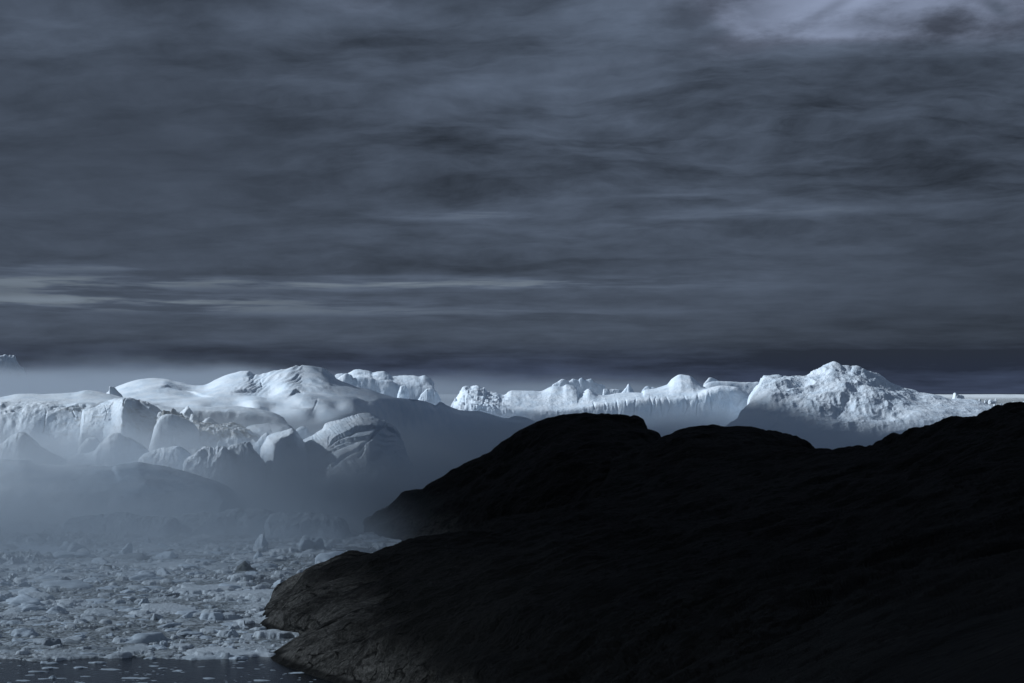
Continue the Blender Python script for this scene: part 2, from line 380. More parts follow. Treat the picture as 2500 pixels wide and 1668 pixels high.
def proj(P):
    d = P[..., 1]; dx = P[..., 0] / d; dz = (P[..., 2] - CAMH) / d
    fw = cp + dz * sp_; up = -sp_ + dz * cp
    return 1250 + dx / fw * F, 834 - up / fw * F
def seg_dist(px, py, line):
    best = np.full(px.shape, 1e9); side = np.zeros(px.shape); tt = np.zeros(px.shape); n = len(line) - 1
    for i in range(n):
        a, b = np.array(line[i], float), np.array(line[i + 1], float); ab = b - a
        t = np.clip(((px - a[0]) * ab[0] + (py - a[1]) * ab[1]) / (ab @ ab), 0, 1)
        qx = px - a[0] - t * ab[0]; qy = py - a[1] - t * ab[1]; d = np.hypot(qx, qy)
        m = d < best; best = np.where(m, d, best); side = np.where(m, np.sign(ab[0] * qy - ab[1] * qx), side); tt = np.where(m, (i + t) / n, tt)
    return best, side, tt
def crack(px, py, line, w, depth):
    """A narrow cleft along a traced line."""
    d, s_, t = seg_dist(px, py, line)
    return -depth * np.exp(-(d / w) ** 2) * (0.35 + 0.65 * np.sin(np.pi * np.clip(t, 0.03, 0.97)))
def ledge(px, py, line, w, depth):
    """Ice stands proud above the line and is cut back below it."""
    d, s_, t = seg_dist(px, py, line); e = np.sin(np.pi * np.clip(t, 0.02, 0.98)) ** 0.6
    below = s_ > 0
    return np.where(below, -depth * np.exp(-(d / w) ** 1.5) * sstep(d, 0, 1.2), 0.35 * depth * np.exp(-(d / w) ** 2)) * e

# ---- the central iceberg
def far(px): return 2200 + max(0, px - 880) * 1.1
A_sky = [(262, 962), (293, 945), (316, 936), (360, 927.5), (402, 930), (432, 938), (477, 948), (500, 946), (533, 933), (571, 918.5), (607, 909.6), (625, 917),
         (667, 906.6), (694, 903), (720, 894), (750, 892.6), (786, 899), (804, 911), (816, 924.5), (837, 936), (869, 947), (902, 954), (941, 965), (965, 972)]
A_sky = [(x, y, 2400 + max(0, x - 800) * 0.6) for x, y in A_sky] + [(x, y, far(x) + 70) for x, y in
        [(1000, 975), (1030, 977.5), (1054, 984), (1063, 988.5), (1075, 981), (1090, 990), (1126, 1003), (1170, 1005), (1200, 1012), (1240, 1020), (1258, 1016), (1303, 1026)]]
A_m3 = [(x, y, 2290 + max(0, x - 900) * 1.1) for x, y in [(262, 975), (330, 962), (400, 958), (470, 962), (540, 956), (600, 958), (650, 962), (700, 948), (742, 954), (800, 955), (860, 962), (917, 973), (960, 974), (1000, 977.5),
        (1030, 980), (1054, 987), (1063, 992), (1075, 985), (1090, 993), (1126, 1006), (1170, 1009), (1240, 1023), (1303, 1030)]]
A_m2 = [(x, y, 2215 + 62 * min(1, max(0, (x - 880) / 30)) + max(0, x - 900) * 1.1) for x, y in [(262, 1000), (330, 985), (420, 992), (500, 985), (560, 990), (620, 975), (690, 985), (740, 972), (800, 980), (860, 980), (905, 982), (960, 990), (1000, 995),
        (1054, 1000), (1090, 1005), (1126, 1015), (1170, 1020), (1240, 1030), (1303, 1036)]]
A_m1 = [(x, y, 2160 + 95 * min(1, max(0, (x - 870) / 35)) + max(0, x - 890) * 1.1) for x, y in [(262, 1030), (400, 1025), (560, 1030), (700, 1025), (800, 1020), (878, 1012), (960, 1025), (1054, 1028), (1170, 1040), (1303, 1048)]]
def A_disp(P, N, u, v):
    px, py = proj(P)
    w = fbm(P / 70, 3, 3)
    # wind- and melt-carved folds sweeping down both ways from the summit
    xm = (px - 738) * 0.5; zz = P[..., 2]
    ga = np.where(xm < 0, -xm * 0.62, xm * 0.30)
    s = (zz + ga) / 5.2 * 3.1416 + w * 3.4 + fbm(P / 30, 2, 9) * 1.2
    fold = (1 - 2 * np.abs(np.sin(s)) ** 1.3) + 0.4 * np.sin(s * 0.63 + w * 3)
    m = sstep(px, 540, 640) * (1 - sstep(px, 840, 930)) * sstep(P[..., 1], 2275, 2330) * (0.45 + 0.55 * sstep(fbm(P / 60, 2, 77), -0.4, 0.2))
    big_ = fbm(P / np.array((95, 60, 60)), 3, 11) * 4.2
    cove = sum(c[4] * -1 * np.exp(-((px - c[0]) / c[2]) ** 2 - ((py - c[1]) / c[3]) ** 2) for c in
               [(590, 995, 26, 16, 7), (655, 1000, 24, 14, 6), (735, 985, 26, 12, 4), (825, 985, 20, 11, 6), (880, 984, 14, 9, 4), (520, 985, 30, 8, 3), (770, 1005, 16, 20, 3)])
    cr = crack(px, py, [(636, 925), (637, 938), (641, 948)], 0.9, 2.0) + crack(px, py, [(762, 1002), (770, 986), (776, 974), (764, 972)], 1.1, 1.6)
    cr = cr + ledge(px, py, [(385, 944), (410, 941), (440, 947), (480, 956), (520, 962)], 9, 1.6) + ledge(px, py, [(560, 956), (600, 951), (650, 953)], 8, 1.8) + ledge(px, py, [(704, 964), (722, 952), (745, 957)], 7, 2.2)
    return (fold * m * 0.8 + big_ * (1 - 0.6 * m) + cove + cr + fbm(P / 11, 4, 5) * 0.30) * sstep(P[..., 2], 2, 20) * (1 - 0.75 * sstep(px, 900, 940))
berg("broad snow-smooth iceberg with rippled domed summit, the largest, left of centre", A_sky, 2400, [(0, A_m1), (0, A_m2), (0, A_m3)], front=45, back=420,
     nu=620, nv=240, mat=M_snow, disp=A_disp)

# ---- left flat-topped berg
def z1(*pts): return [(x * 0.2979, 850 + y * 0.2979) for x, y in pts]
def clefts(P, lines, w=0.8, depth=1.6):
    px, py = proj(P); q = fbm(P / 7, 3, 33) * 0.9; r = 0
    for l in lines: r = r + crack(px + q, py + q, l, w, depth)
    return r
B_lines = [z1((480, 462), (500, 490), (590, 500), (650, 490), (725, 515)), z1((722, 512), (712, 560), (700, 640)), z1((400, 488), (470, 470), (560, 463)), z1((0, 540), (70, 528), (135, 520)), z1((590, 500), (610, 540), (680, 560)), z1((560, 480), (640, 470), (700, 480)), z1((380, 520), (370, 600), (340, 690))]
C_lines = [z1((1010, 525), (1090, 548), (1150, 530), (1210, 560), (1250, 560)), z1((1060, 560), (1120, 620), (1200, 640), (1250, 650)), z1((1110, 430), (1145, 470), (1160, 520)), z1((1080, 430), (1130, 415), (1200, 445), (1230, 470)), z1((830, 540), (900, 500), (960, 430)), z1((800, 620), (880, 600), (960, 560)), z1((860, 470), (880, 540), (850, 600)), z1((1035, 410), (1005, 470), (990, 560), (985, 640))]
B_dirt = lambda P, N, u, v: 0.75 * sstep((P[..., 0] / P[..., 1] * F + 1250), 125, 170) * (1 - sstep((P[..., 0] / P[..., 1] * F + 1250), 300, 330)) * sstep(P[..., 2], 25, 45) * (1 - sstep(P[..., 2], 64, 68)) * sstep(fbm(P / np.array((9, 9, 5)), 4, 8), -0.2, 0.6)
berg("long flat-topped iceberg with snowy roof and grey streaked cliff at left edge",
     [(-160, 985), (-80, 978), (0, 973.6), (60, 963), (119, 962.6), (179, 960), (211, 955), (259, 961), (292, 968), (315, 976)], 1900,
     [(1745, [(-160, 1060), (0, 1060), (100, 1055), (200, 1060), (315, 1060)]), (1765, [(-160, 1000), (0, 1000), (60, 1003), (120, 1005), (200, 1004), (315, 1004)]),
      (1778, [(-160, 989), (0, 986), (60, 988), (120, 986), (200, 988), (250, 988), (315, 992)])], front=20, back=160, nu=420, nv=180, mat=M_ice,
     disp=lambda P, N, u, v: (fbm(P / np.array((20, 20, 60)), 4, 14) * 2.2 + ridged(P / np.array((12, 12, 30)), 4, 15) * 0.25) * (1 - 0.85 * sstep(P[..., 1], 1775, 1800)) * sstep(P[..., 2], 0, 10) + fbm(P / 60, 3, 4) * 1.6 + clefts(P, B_lines, 0.9, 2.4), dirt_shade=B_dirt)
# ---- ridge block in front of it
berg("iceberg block with sharp wind-cut ridge and blue cracks beside the flat-topped berg",
     [(205, 1002), (225, 996), (247, 985), (275, 976), (307, 970.6), (343, 977), (365, 984), (381, 993), (399, 1014), (420, 1035)], 1730,
     [(1655, [(200, 1060), (250, 1060), (296, 1060, 1628), (350, 1062), (425, 1062)]), (1672, [(202, 1035), (235, 1030), (270, 1026), (298, 1035, 1634), (350, 1040), (425, 1046)]),
      (1695, [(205, 1012), (240, 1004), (270, 997), (299, 1000, 1650), (325, 1003), (360, 1012), (395, 1028), (425, 1040)]),
      (1715, [(205, 1004), (235, 994), (265, 984), (302, 980, 1675), (340, 984), (365, 991), (395, 1016), (425, 1038)])],
     front=14, back=60, nu=280, nv=170, mat=M_ice, dirt_shade=lambda P, N, u, v: 0.5 * sstep(ridged(P / np.array((14, 14, 9)), 3, 4), 0.9, 1.5),
     disp=lambda P, N, u, v: clefts(P, C_lines) + 0.8 * ridged(P / np.array((13, 13, 13)), 6, 31, 0.55) + fbm(P / 25, 3, 8) * 1.0)
# ---- slab behind
berg("low smooth tabular iceberg with curved snow rim in front of the domed summit berg",
     [(360, 1000), (384, 988.5), (426, 994), (477, 996), (533, 994.5), (596, 996.6), (640, 1002), (655, 1006), (691, 1018), (696, 1029)], 2000,
     [(1925, [(360, 1060), (477, 1062), (640, 1062), (700, 1064)]), (1935, [(360, 1010), (430, 1003), (477, 1003), (540, 1003), (600, 1008), (640, 1014), (665, 1018), (700, 1034)])],
     front=15, back=80, nu=240, nv=110, mat=M_snow, disp=crag(1.4, 26, 41, 0.05))
berg("small pale slab berg leaning on the right end of the dirty rubble berg",
     [(585, 1052), (593, 1047), (610, 1040), (629, 1036), (665, 1035), (700, 1035), (712, 1043), (720, 1056)], 1690, [(1655, [(585, 1085), (650, 1085), (720, 1088)]), (1668, [(585, 1060), (629, 1052), (665, 1050), (700, 1054), (720, 1064)])],
     front=8, back=50, nu=150, nv=80, mat=M_snow, disp=crag(1.2, 14, 43, 0.3))
berg("dirty rubble-covered iceberg with brown sediment band between the ridge block and the domed berg",
     [(395, 1010), (420, 1014), (447, 1022), (477, 1029), (510, 1036), (536, 1040), (566, 1037), (590, 1044), (612, 1056), (632, 1078)], 1700,
     [(1590, [(395, 1105), (480, 1108), (560, 1108), (632, 1108)]), (1605, [(395, 1068), (440, 1062), (480, 1056), (520, 1054), (560, 1058), (600, 1070), (632, 1088)]),
      (1625, [(395, 1050), (447, 1044), (480, 1043), (520, 1044), (560, 1048), (600, 1056), (632, 1082)])], front=10, back=60, nu=300, nv=150, mat=M_crag,
     disp=lambda P, N, u, v: 1.5 * ridged(P / 10, 5, 51) + 1.2 * fbm(P / np.array((6, 6, 30)), 4, 52), dirt_shade=lambda P, N, u, v: 0.95 * sstep(fbm(P / np.array((26, 26, 12)), 4, 55) + (P[..., 2] - 38) / 26, -0.5, 0.5) * (1 - sstep(P[..., 1], 1690, 1720)))

# ---- the domed, furrowed berg in the middle foreground
def z2(*pts): return [(500 + x * 0.2979, 850 + y * 0.2979) for x, y in pts]
L_ledges = [(z2((1020, 800), (1060, 750), (1130, 700), (1240, 655), (1380, 642), (1470, 652)), 9, 3.6), (z2((1475, 640), (1520, 660), (1565, 690), (1590, 730)), 7, 3.0),
            (z2((1010, 830), (1110, 770), (1220, 745), (1330, 722), (1400, 700)), 8, 2.8), (z2((900, 920), (1000, 850), (1120, 800), (1240, 755)), 8, 2.0),
            (z2((1420, 705), (1480, 722), (1550, 718)), 6, 2.2), (z2((1395, 790), (1450, 815), (1540, 808)), 7, 2.4), (z2((1400, 745), (1480, 760), (1570, 765)), 6, 1.6)]
L_cracks = [(z2((1050, 970), (1150, 900), (1260, 840), (1340, 750), (1420, 680), (1470, 640), (1485, 610)), 2.6, 4.2), (z2((1270, 900), (1290, 850), (1310, 810)), 2.5, 2.5),
            (z2((830, 850), (870, 780), (890, 730)), 1.3, 1.3), (z2((1020, 790), (1015, 740), (1030, 700)), 1.2, 1.0)]
def L_disp(P, N, u, v):
    px, py = proj(P)
    wob = fbm(P / 12, 3, 68) * 2.2; px2 = px + wob; py2 = py + fbm(P / 12, 3, 69) * 2.2
    r = 0
    for l, w_, d_ in L_ledges: r = r + ledge(px2, py2, l, w_, d_)
    for l, w_, d_ in L_cracks: r = r + crack(px2, py2, l, w_, d_)
    r = r - 8.5 * np.exp(-(((px2 - 922) / 19) ** 2 + ((py2 - 1120) / 15) ** 2) ** 2)        # shaded hollow low on the right
    flute = ridged(np.stack([(px - 0.75 * py) / 7, P[..., 1] / 40, py / 60], -1), 4, 64) * 0.22 * (1 - sstep(px, 860, 920))
    right = sstep(px, 900, 960)
    return (r + flute + fbm(P / 26, 4, 63) * 1.2 + ridged(P / np.array((9, 9, 6)), 4, 65) * (0.22 + 0.75 * right)) * sstep(P[..., 2], 0, 12)
berg("rounded iceberg dome with furrowed ledges and deep cracks above the fog",
     [(690, 1120), (700, 1108), (715, 1096), (738, 1079), (768, 1063), (792, 1047), (798, 1036), (828, 1026), (851, 1017), (881, 1009), (899, 1008), (917, 1014), (941, 1029), (965, 1047), (977, 1070), (985, 1097), (992, 1120), (1005, 1140)], 1560,
     [(1475, [(690, 1165), (760, 1160), (850, 1160), (920, 1150, 1480), (970, 1150, 1515), (1005, 1165, 1540)]),
      (1492, [(690, 1140), (740, 1125), (800, 1110), (860, 1095), (900, 1088, 1492), (940, 1095, 1510), (975, 1115, 1530), (1005, 1152, 1545)]),
      (1515, [(690, 1128), (730, 1098), (780, 1072), (830, 1052), (880, 1042), (915, 1045, 1518), (945, 1058, 1530), (968, 1082, 1540), (988, 1112, 1550), (1005, 1146, 1555)]),
      (1540, [(690, 1122), (735, 1083), (780, 1058), (810, 1037), (850, 1024), (885, 1017), (915, 1021), (943, 1036), (966, 1060, 1550), (984, 1096, 1555), (1005, 1142, 1558)])],
     front=25, back=90, nu=420, nv=240, mat=M_snow, disp=L_disp)

# ---- bergs between
berg("upright ice flake with bright left face and shaded right face beside the dome",
     [(640, 1092), (649, 1078), (655, 1067), (670, 1058), (694, 1053), (712, 1047), (722, 1052), (735, 1072), (748, 1092)], 1520,
     [(1478, [(640, 1150), (662, 1152, 1468), (700, 1150), (748, 1150)]), (1492, [(640, 1110), (668, 1110, 1475), (700, 1095), (748, 1115)]), (1504, [(640, 1098), (660, 1075, 1492), (700, 1066, 1488), (716, 1060, 1490), (735, 1084), (748, 1100)])],
     front=12, back=35, nu=160, nv=110, mat=M_ice, disp=crag(1.1, 11, 71))
berg("small pointed ice slab just left of the upright flake", [(612, 1102), (628, 1080), (640, 1064), (652, 1057), (660, 1066), (670, 1090)], 1545, (), front=14, back=30, nu=90, nv=60, disp=crag(1.0, 10, 73))
berg("pale blocks of broken ice behind the left shoulder of the dome", [(722, 1062), (729, 1048), (738, 1043), (752, 1049), (762, 1058), (780, 1052), (796, 1062)], 1640, (), front=12, back=30, nu=110, nv=60, disp=crag(1.4, 9, 74))
berg("low rounded ice hump in mist below the dirty rubble berg", [(340, 1122), (362, 1106), (385, 1098), (410, 1092), (430, 1090), (448, 1098), (466, 1118)], 1470, (), front=22, back=40, nu=140, nv=80, disp=crag(1.8, 14, 75))
berg("square-shouldered ice hump in mist, middle of the three", [(460, 1126), (475, 1110), (485, 1097), (505, 1092), (520, 1096), (535, 1090), (548, 1092), (558, 1106), (570, 1124)], 1450, (), front=24, back=40, nu=180, nv=120, disp=crag(2.4, 12, 76, 0.7), warp=1.0)
berg("jagged ice hump in mist left of the pointed slab", [(556, 1110), (566, 1090), (578, 1088), (590, 1083), (606, 1080), (618, 1094), (634, 1114)], 1460, (), front=22, back=40, nu=160, nv=110, disp=crag(2.2, 10, 77, 0.7), warp=1.0)
berg("craggy-topped rounded berg in fog at the left edge", [(-60, 1110), (-20, 1092), (0, 1085), (27, 1064), (42, 1060), (54, 1058), (68, 1070), (80, 1084), (98, 1096), (130, 1110), (155, 1128)], 1500, (), front=35, back=60, nu=200, nv=100, disp=crag(2.2, 18, 78))
berg("small domed ice lump in fog under the flat-topped berg", [(192, 1100), (202, 1082), (215, 1071), (232, 1070), (242, 1080), (250, 1098)], 1520, (), front=16, back=30, nu=90, nv=60, disp=crag(1.2, 12, 79))
berg("sloping ice mound with a steep crest in fog under the ridge block", [(150, 1125), (190, 1112), (232, 1102), (247, 1083), (262, 1072), (274, 1061), (288, 1058), (300, 1066), (318, 1072), (343, 1088), (365, 1112)], 1495, (), front=30, back=60, nu=220, nv=100, disp=crag(2.0, 16, 80, 0.3))
berg("rounded grey boulder of ice resting against the ridge block", [(378, 1044), (384, 1028), (395, 1017), (412, 1013), (435, 1015), (455, 1024), (472, 1034), (482, 1048)], 1600, (), front=20, back=30, nu=130, nv=80, mat=M_snow, disp=crag(1.0, 12, 81, 0.3), ends=0.2)
berg("wide low snow-covered berg almost lost in fog, nearest at left", [(-160, 1128), (-60, 1120), (0, 1119.6), (51, 1119.6), (89, 1129), (130, 1134), (179, 1136), (230, 1137), (280, 1137.5), (292, 1131), (315, 1129), (337, 1128.5), (366, 1136), (395, 1142), (430, 1152), (480, 1166), (540, 1190)], 1320,
     [(1195, [(-160, 1200), (0, 1195), (180, 1200), (330, 1195), (430, 1215), (540, 1225)])], front=25, back=90, nu=360, nv=120, mat=M_snow, disp=crag(1.2, 30, 82, 0.0))
berg("curved white ice shard standing beside the big snowy berg", [(266, 968), (268, 944), (273, 945), (281, 948), (288, 956), (295, 963), (299, 970)], 1960, (), front=10, back=14, nu=80, nv=60, disp=crag(0.7, 7, 83), ends=0.01)
tags_h = [([(395, 1262), (430, 1250), (480, 1240), (540, 1228), (590, 1218), (620, 1217), (660, 1226), (700, 1240), (730, 1252)], 1090, "broad misty hump of jumbled ice below the domed berg"),
          ([(665, 1252), (700, 1240), (740, 1234), (775, 1236), (800, 1246), (830, 1262)], 1060, "grey ice hump nearest the tip of the dark headland"),
          ([(170, 1262), (215, 1250), (250, 1245), (268, 1239), (300, 1241), (340, 1243), (380, 1252), (420, 1264)], 1075, "faint flat-crested ice hump in the thick fog at left"),
          ([(20, 1350), (40, 1330), (52, 1320), (80, 1318), (130, 1322), (190, 1334), (235, 1338), (260, 1352)], 965, "low misty mound with a steep left end, nearest the left edge"),
          ([(284, 1352), (296, 1338), (308, 1328), (318, 1324), (330, 1332), (380, 1318), (430, 1322), (480, 1330), (540, 1328), (600, 1336), (650, 1346)], 985, "long rough pressure ridge of white ice across the pack")]
for k, (pts, d, lab) in enumerate(tags_h):
    base_y = max(p[1] for p in pts) + 6
    pts = [(x, base_y - (base_y - y) * (0.42 if k < 3 else 0.6)) for x, y in pts]
    berg(lab, pts, d, (), front=30, back=40, nu=300, nv=120, mat=M_chunk, disp=crag(1.8, 13, 90 + k, 0.5), name="ice_hump", cat="ice hump", warp=1.5)

# ---- far bergs
berg("soft rounded iceberg in haze behind the right shoulder of the rippled summit",
     [(812, 922), (822, 913), (834, 912), (845, 915), (853, 911), (866, 905), (876, 903), (890, 904), (903, 907), (910, 911), (922, 908), (935, 907), (946, 912), (960, 919), (990, 917), (1010, 918), (1024, 921), (1035, 918), (1044, 921), (1056, 930)], 3650,
     [(3560, [(812, 950), (850, 935), (900, 928), (950, 935), (1000, 942), (1056, 950)])], front=40, back=160, nu=320, nv=90, mat=M_snow, disp=crag(3.0, 35, 101, 0.2))
berg("faint pale iceberg just in front of the hazy rounded one",
     [(820, 932), (830, 922), (845, 913), (856, 918), (862, 925), (880, 922), (905, 922), (925, 930), (950, 930), (975, 938), (990, 950)], 3400, (), front=50, back=90, nu=200, nv=80, mat=M_snow, disp=crag(2.5, 25, 102, 0.3))
berg("pointed sliver berg left of the bright crag's foot", [(1101, 990), (1107, 980), (1112, 972), (1118, 978), (1124, 992)], 3000, (), front=20, back=20, nu=60, nv=50, mat=M_ice, disp=crag(1.0, 10, 103), ends=0.5)
# ---- the long table berg
def z3(*pts): return [(1050 + x * 0.2979, 850 + y * 0.2979) for x, y in pts]
def P_disp(Pp, N, u, v):
    px = Pp[..., 0] / Pp[..., 1] * F + 1250
    cl = (1 - sstep(Pp[..., 1], 2925, 2965))
    fl = ridged((Pp + 12 * fbm(Pp / 60, 2, 8)[..., None]) / np.array((30, 40, 150)), 5, 111) * 1.1 * (1 - sstep(Pp[..., 1], 2925, 2942)) * cl * sstep(px, 1380, 1480)
    ppx, ppy = proj(Pp)
    for l in [z3((1528, 425), (1535, 500)), z3((1600, 425), (1612, 480)), z3((1690, 415), (1672, 500), (1660, 560)), z3((1800, 400), (1822, 470), (1798, 560)), z3((1850, 405), (1842, 500)), z3((1890, 420), (1902, 560)), z3((1935, 405), (1962, 480), (1940, 560)),
              z3((2085, 395), (2105, 470), (2080, 560)), z3((2200, 385), (2185, 480), (2175, 560)), z3((2290, 380), (2300, 500)), z3((280, 350), (290, 430), (280, 500)), z3((460, 360), (440, 440), (420, 500)), z3((1340, 440), (1350, 500)), z3((1430, 450), (1440, 500))]:
        fl = fl + crack(ppx + 1.5 * fbm(Pp / 14, 2, 3), ppy, l, 1.8, 1.6)
    top = ridged(Pp / 17, 5, 112) * 2.0 * (0.25 + 0.9 * (1 - sstep(px, 1190, 1260))) + fbm(Pp / 60, 3, 113) * 1.5
    return (fl + top) * sstep(Pp[..., 2], 0, 15)
P_sky = [(1104, 1000), (1112, 984), (1120, 972), (1126, 960), (1138, 945), (1150, 947), (1162, 946), (1180, 951), (1190, 962), (1208, 963), (1228, 968), (1250, 955), (1297, 954), (1318, 956), (1354, 943), (1372, 944), (1383, 939), (1396, 941), (1408, 947), (1412, 958), (1420, 960),
         (1437, 949), (1446, 954), (1458, 962), (1479, 965), (1512, 962), (1545, 961), (1568, 962), (1574, 955), (1600, 951), (1630, 941), (1645, 924), (1661, 914.5), (1680, 916), (1699, 930), (1715, 943), (1738, 954), (1750, 960), (1800, 966), (1840, 975), (1900, 990), (1960, 1012)]
P_edge = [(1104, 1006), (1130, 990), (1160, 985), (1200, 988), (1240, 992), (1300, 994), (1350, 995), (1407, 989), (1450, 983), (1497, 978), (1530, 974), (1562, 971), (1610, 970), (1645, 968), (1700, 964), (1735, 950), (1760, 945), (1789, 944), (1818, 952), (1834, 966), (1870, 968), (1905, 984), (1940, 1004), (1960, 1016)]
P_low = [(x, y + 9) for x, y in P_edge]
berg("long table iceberg with fluted grey cliff and bright snow crags on top, right of centre", P_sky, 3060,
     [(2915, [(x, max(1050, y + 30)) for x, y in P_edge]), (2925, P_low), (2945, P_edge)], front=25, back=240, nu=760, nv=190, mat=M_ice, disp=P_disp)
# ---- right berg
def Q_disp(Pp, N, u, v):
    px = Pp[..., 0] / Pp[..., 1] * F + 1250
    rough = sstep(px, 1840, 1900) * (1 - sstep(px, 2150, 2260))
    return (ridged(Pp / np.array((34, 34, 44)), 6, 121, 0.52) * (0.9 + 1.7 * rough) + fbm(Pp / 80, 4, 122) * 5.0) * sstep(Pp[..., 2], 0, 14)
Q_sky = [(1856, 962), (1860, 935), (1865, 917), (1873, 917), (1894, 917), (1918, 922), (1945, 922), (1969, 921), (1980, 917), (1996, 911), (2010, 903), (2022, 897), (2037, 894), (2054, 902), (2065, 901), (2078, 903), (2084, 899), (2090, 896.5), (2101, 904), (2122, 915), (2146, 923), (2165, 934), (2183, 945), (2221, 955.5), (2245, 964),
         (2279, 967), (2309, 976), (2323, 979), (2347, 977.5), (2377, 979), (2398, 986), (2425, 996), (2439, 1000), (2470, 1012), (2510, 1020)]
berg("tall craggy white iceberg with twin peaks on the right, above the dark saddle", Q_sky, 2750,
     [(2560, [(1730, 1062), (1850, 1052), (1950, 1045), (2050, 1040), (2150, 1035), (2250, 1040), (2350, 1040), (2510, 1045)]), (2600, [(1775, 1040), (1856, 1012), (1920, 1000), (2000, 1000), (2060, 1008), (2120, 1005), (2200, 1012), (2250, 1008), (2330, 1012), (2400, 1018), (2510, 1030)]),
      (2650, [(1818, 1015), (1850, 975), (1890, 955), (1940, 960), (2000, 958), (2040, 955), (2090, 965), (2150, 968), (2200, 980), (2260, 990), (2330, 996), (2400, 1006), (2510, 1024)]),
      (2700, [(1842, 985), (1862, 930), (1900, 932), (1950, 938), (2000, 928), (2030, 915), (2060, 922), (2100, 930), (2150, 945), (2200, 962), (2260, 976), (2330, 986), (2400, 996), (2510, 1022)])],
     front=30, back=230, nu=560, nv=260, mat=M_crag, disp=Q_disp, ends=0.01)
# behind the table berg
berg("low snow dome between the long table iceberg and the twin-peaked one", [(1712, 952), (1725, 938), (1742, 934), (1770, 933), (1800, 932), (1830, 933), (1856, 934), (1880, 938), (1900, 950)], 3500, (), front=50, back=90, nu=140, nv=60, mat=M_snow, disp=crag(2, 30, 131, 0.2))
berg("tiny pointed berg in haze over the long low dome", [(1718, 938), (1728, 928), (1735, 923), (1748, 926), (1758, 933), (1766, 940)], 3900, (), front=20, back=30, nu=70, nv=50, mat=M_ice, disp=crag(2, 16, 132))
for k, (pts, d, lab) in enumerate([
        ([(1350, 940), (1362, 932), (1376, 927), (1388, 930), (1398, 926), (1412, 929), (1419, 922), (1428, 928), (1444, 926), (1450, 933), (1474, 940)], 4200, "jagged ghostly berg in haze above the middle crag of the table iceberg"),
        ([(1500, 972), (1520, 958), (1530, 946), (1535, 938), (1541, 948), (1550, 962), (1566, 972)], 3350, "small spiky berg standing behind the flat roof of the table iceberg"),
        ([(1472, 968), (1474, 951), (1482, 950), (1486, 953), (1498, 950), (1512, 952), (1524, 958), (1530, 968)], 3700, "pale square block in haze behind the table iceberg"),
        ([(1564, 964), (1570, 952), (1580, 944), (1592, 946), (1606, 952), (1616, 962)], 3250, "lumpy little berg against the left foot of the snow pyramid"),
        ([(1030, 962), (1038, 953), (1050, 949), (1060, 952), (1068, 962)], 3300, "small faint crag in fog right of the broad smooth iceberg"),
        ([(975, 952), (980, 944), (988, 943), (994, 952)], 3250, "tiny ice tooth in fog near the hazy rounded iceberg"),
        ([(-70, 905), (-40, 888), (-15, 874), (0, 871), (8, 869), (14, 867), (20, 868.5), (30, 868), (36, 870), (39, 880), (43, 890), (58, 905)], 6900, "lone small craggy berg above the fog bank at the far left edge")]):
    berg(lab, pts, d, (), front=25, back=40, nu=140, nv=70, mat=M_ice, disp=crag(1.8 if d < 5000 else 5, 14, 140 + k, 0.8), ends=0.9 if pts[-1][0] - pts[0][0] < 70 else 0.15)

# ------------------------------------------------------------------ rock
ROCKDIR = R(28)
def rock_disp(amp):
    c, s = math.cos(ROCKDIR), math.sin(ROCKDIR)
    def f(P, N, u, v):
        a = P[..., 0] * c + P[..., 1] * s; b = -P[..., 0] * s + P[..., 1] * c
        Q = np.stack([a / 60, b / 14, P[..., 2] / 16], -1)
        dist = P[..., 1]
        r = ridged(Q, 6, 201, 0.55) * 1.0 + fbm(P / 45, 4, 205) * 2.0 + ridged(P / 9, 4, 209) * 0.45
        blk = fbm(P / np.array((22, 16, 9)), 3, 211); ledge = (np.floor(blk * 5) + sstep(blk * 5 - np.floor(blk * 5), 0.75, 1.0)) * 0.32
        return amp * (r + ledge * 1.6) * sstep(dist, 20, 300) * sstep(P[..., 2], -3, 6)
    return f
def hill(name, rows, nu, nv, amp):
    o = build_loft(name, rows, nu, nv, M_rock, rock_disp(amp)); tag(o, kind='structure'); return o

H1 = [(887, 1279), (929, 1252), (959, 1234), (977, 1219), (1000, 1202), (1030, 1197), (1051, 1181), (1071, 1173), (1095, 1163), (1121, 1145), (1148, 1130), (1187, 1109), (1205, 1097), (1241, 1079), (1267, 1060), (1297, 1041), (1327, 1029), (1351, 1024), (1390, 1017),
      (1428, 1012), (1455, 1012), (1491, 1017), (1521, 1022), (1537, 1028.5), (1545, 1026), (1561, 1028), (1567, 1036), (1577, 1048), (1592, 1054), (1608, 1066), (1611, 1077), (1640, 1100), (1700, 1140)]
h1 = row([(x, y, 1090 - max(0, x - 887) * 0.03) for x, y in H1])
def under(r, dy, z=-6, k=1.0):
    q = r.copy(); q[:, 1] += dy; q[:, 2] = z if z is not None else q[:, 2] * k; return q
e0 = water(884, 1286); e0[2] = -6
h1 = np.vstack([e0, h1])
def mid(pts): return np.vstack([row(pts)])
h1f2 = np.vstack([water(880, 1300) + (0, 0, -6), row([(900, 1296, 1085), (1000, 1255, 1055), (1100, 1205, 1040), (1200, 1150, 1035), (1300, 1095, 1025), (1400, 1060, 1010), (1500, 1060, 1000), (1560, 1070, 990), (1611, 1100, 985), (1700, 1160, 970)])])
h1f1 = np.vstack([water(930, 1313) + (0, 0, -6), row([(960, 1312, 1040), (1040, 1290, 1010), (1150, 1240, 960), (1250, 1190, 930), (1400, 1130, 920), (1500, 1120, 910), (1611, 1130, 900), (1700, 1170, 900)])])
h1f0 = np.vstack([water(1000, 1322) + (0, 0, -6), row([(1060, 1330, 950), (1200, 1300, 900), (1400, 1240, 860), (1611, 1200, 830), (1700, 1200, 820)])])
h1b = under(h1, 60, None, 0.8); h1bb = under(h1, 200)
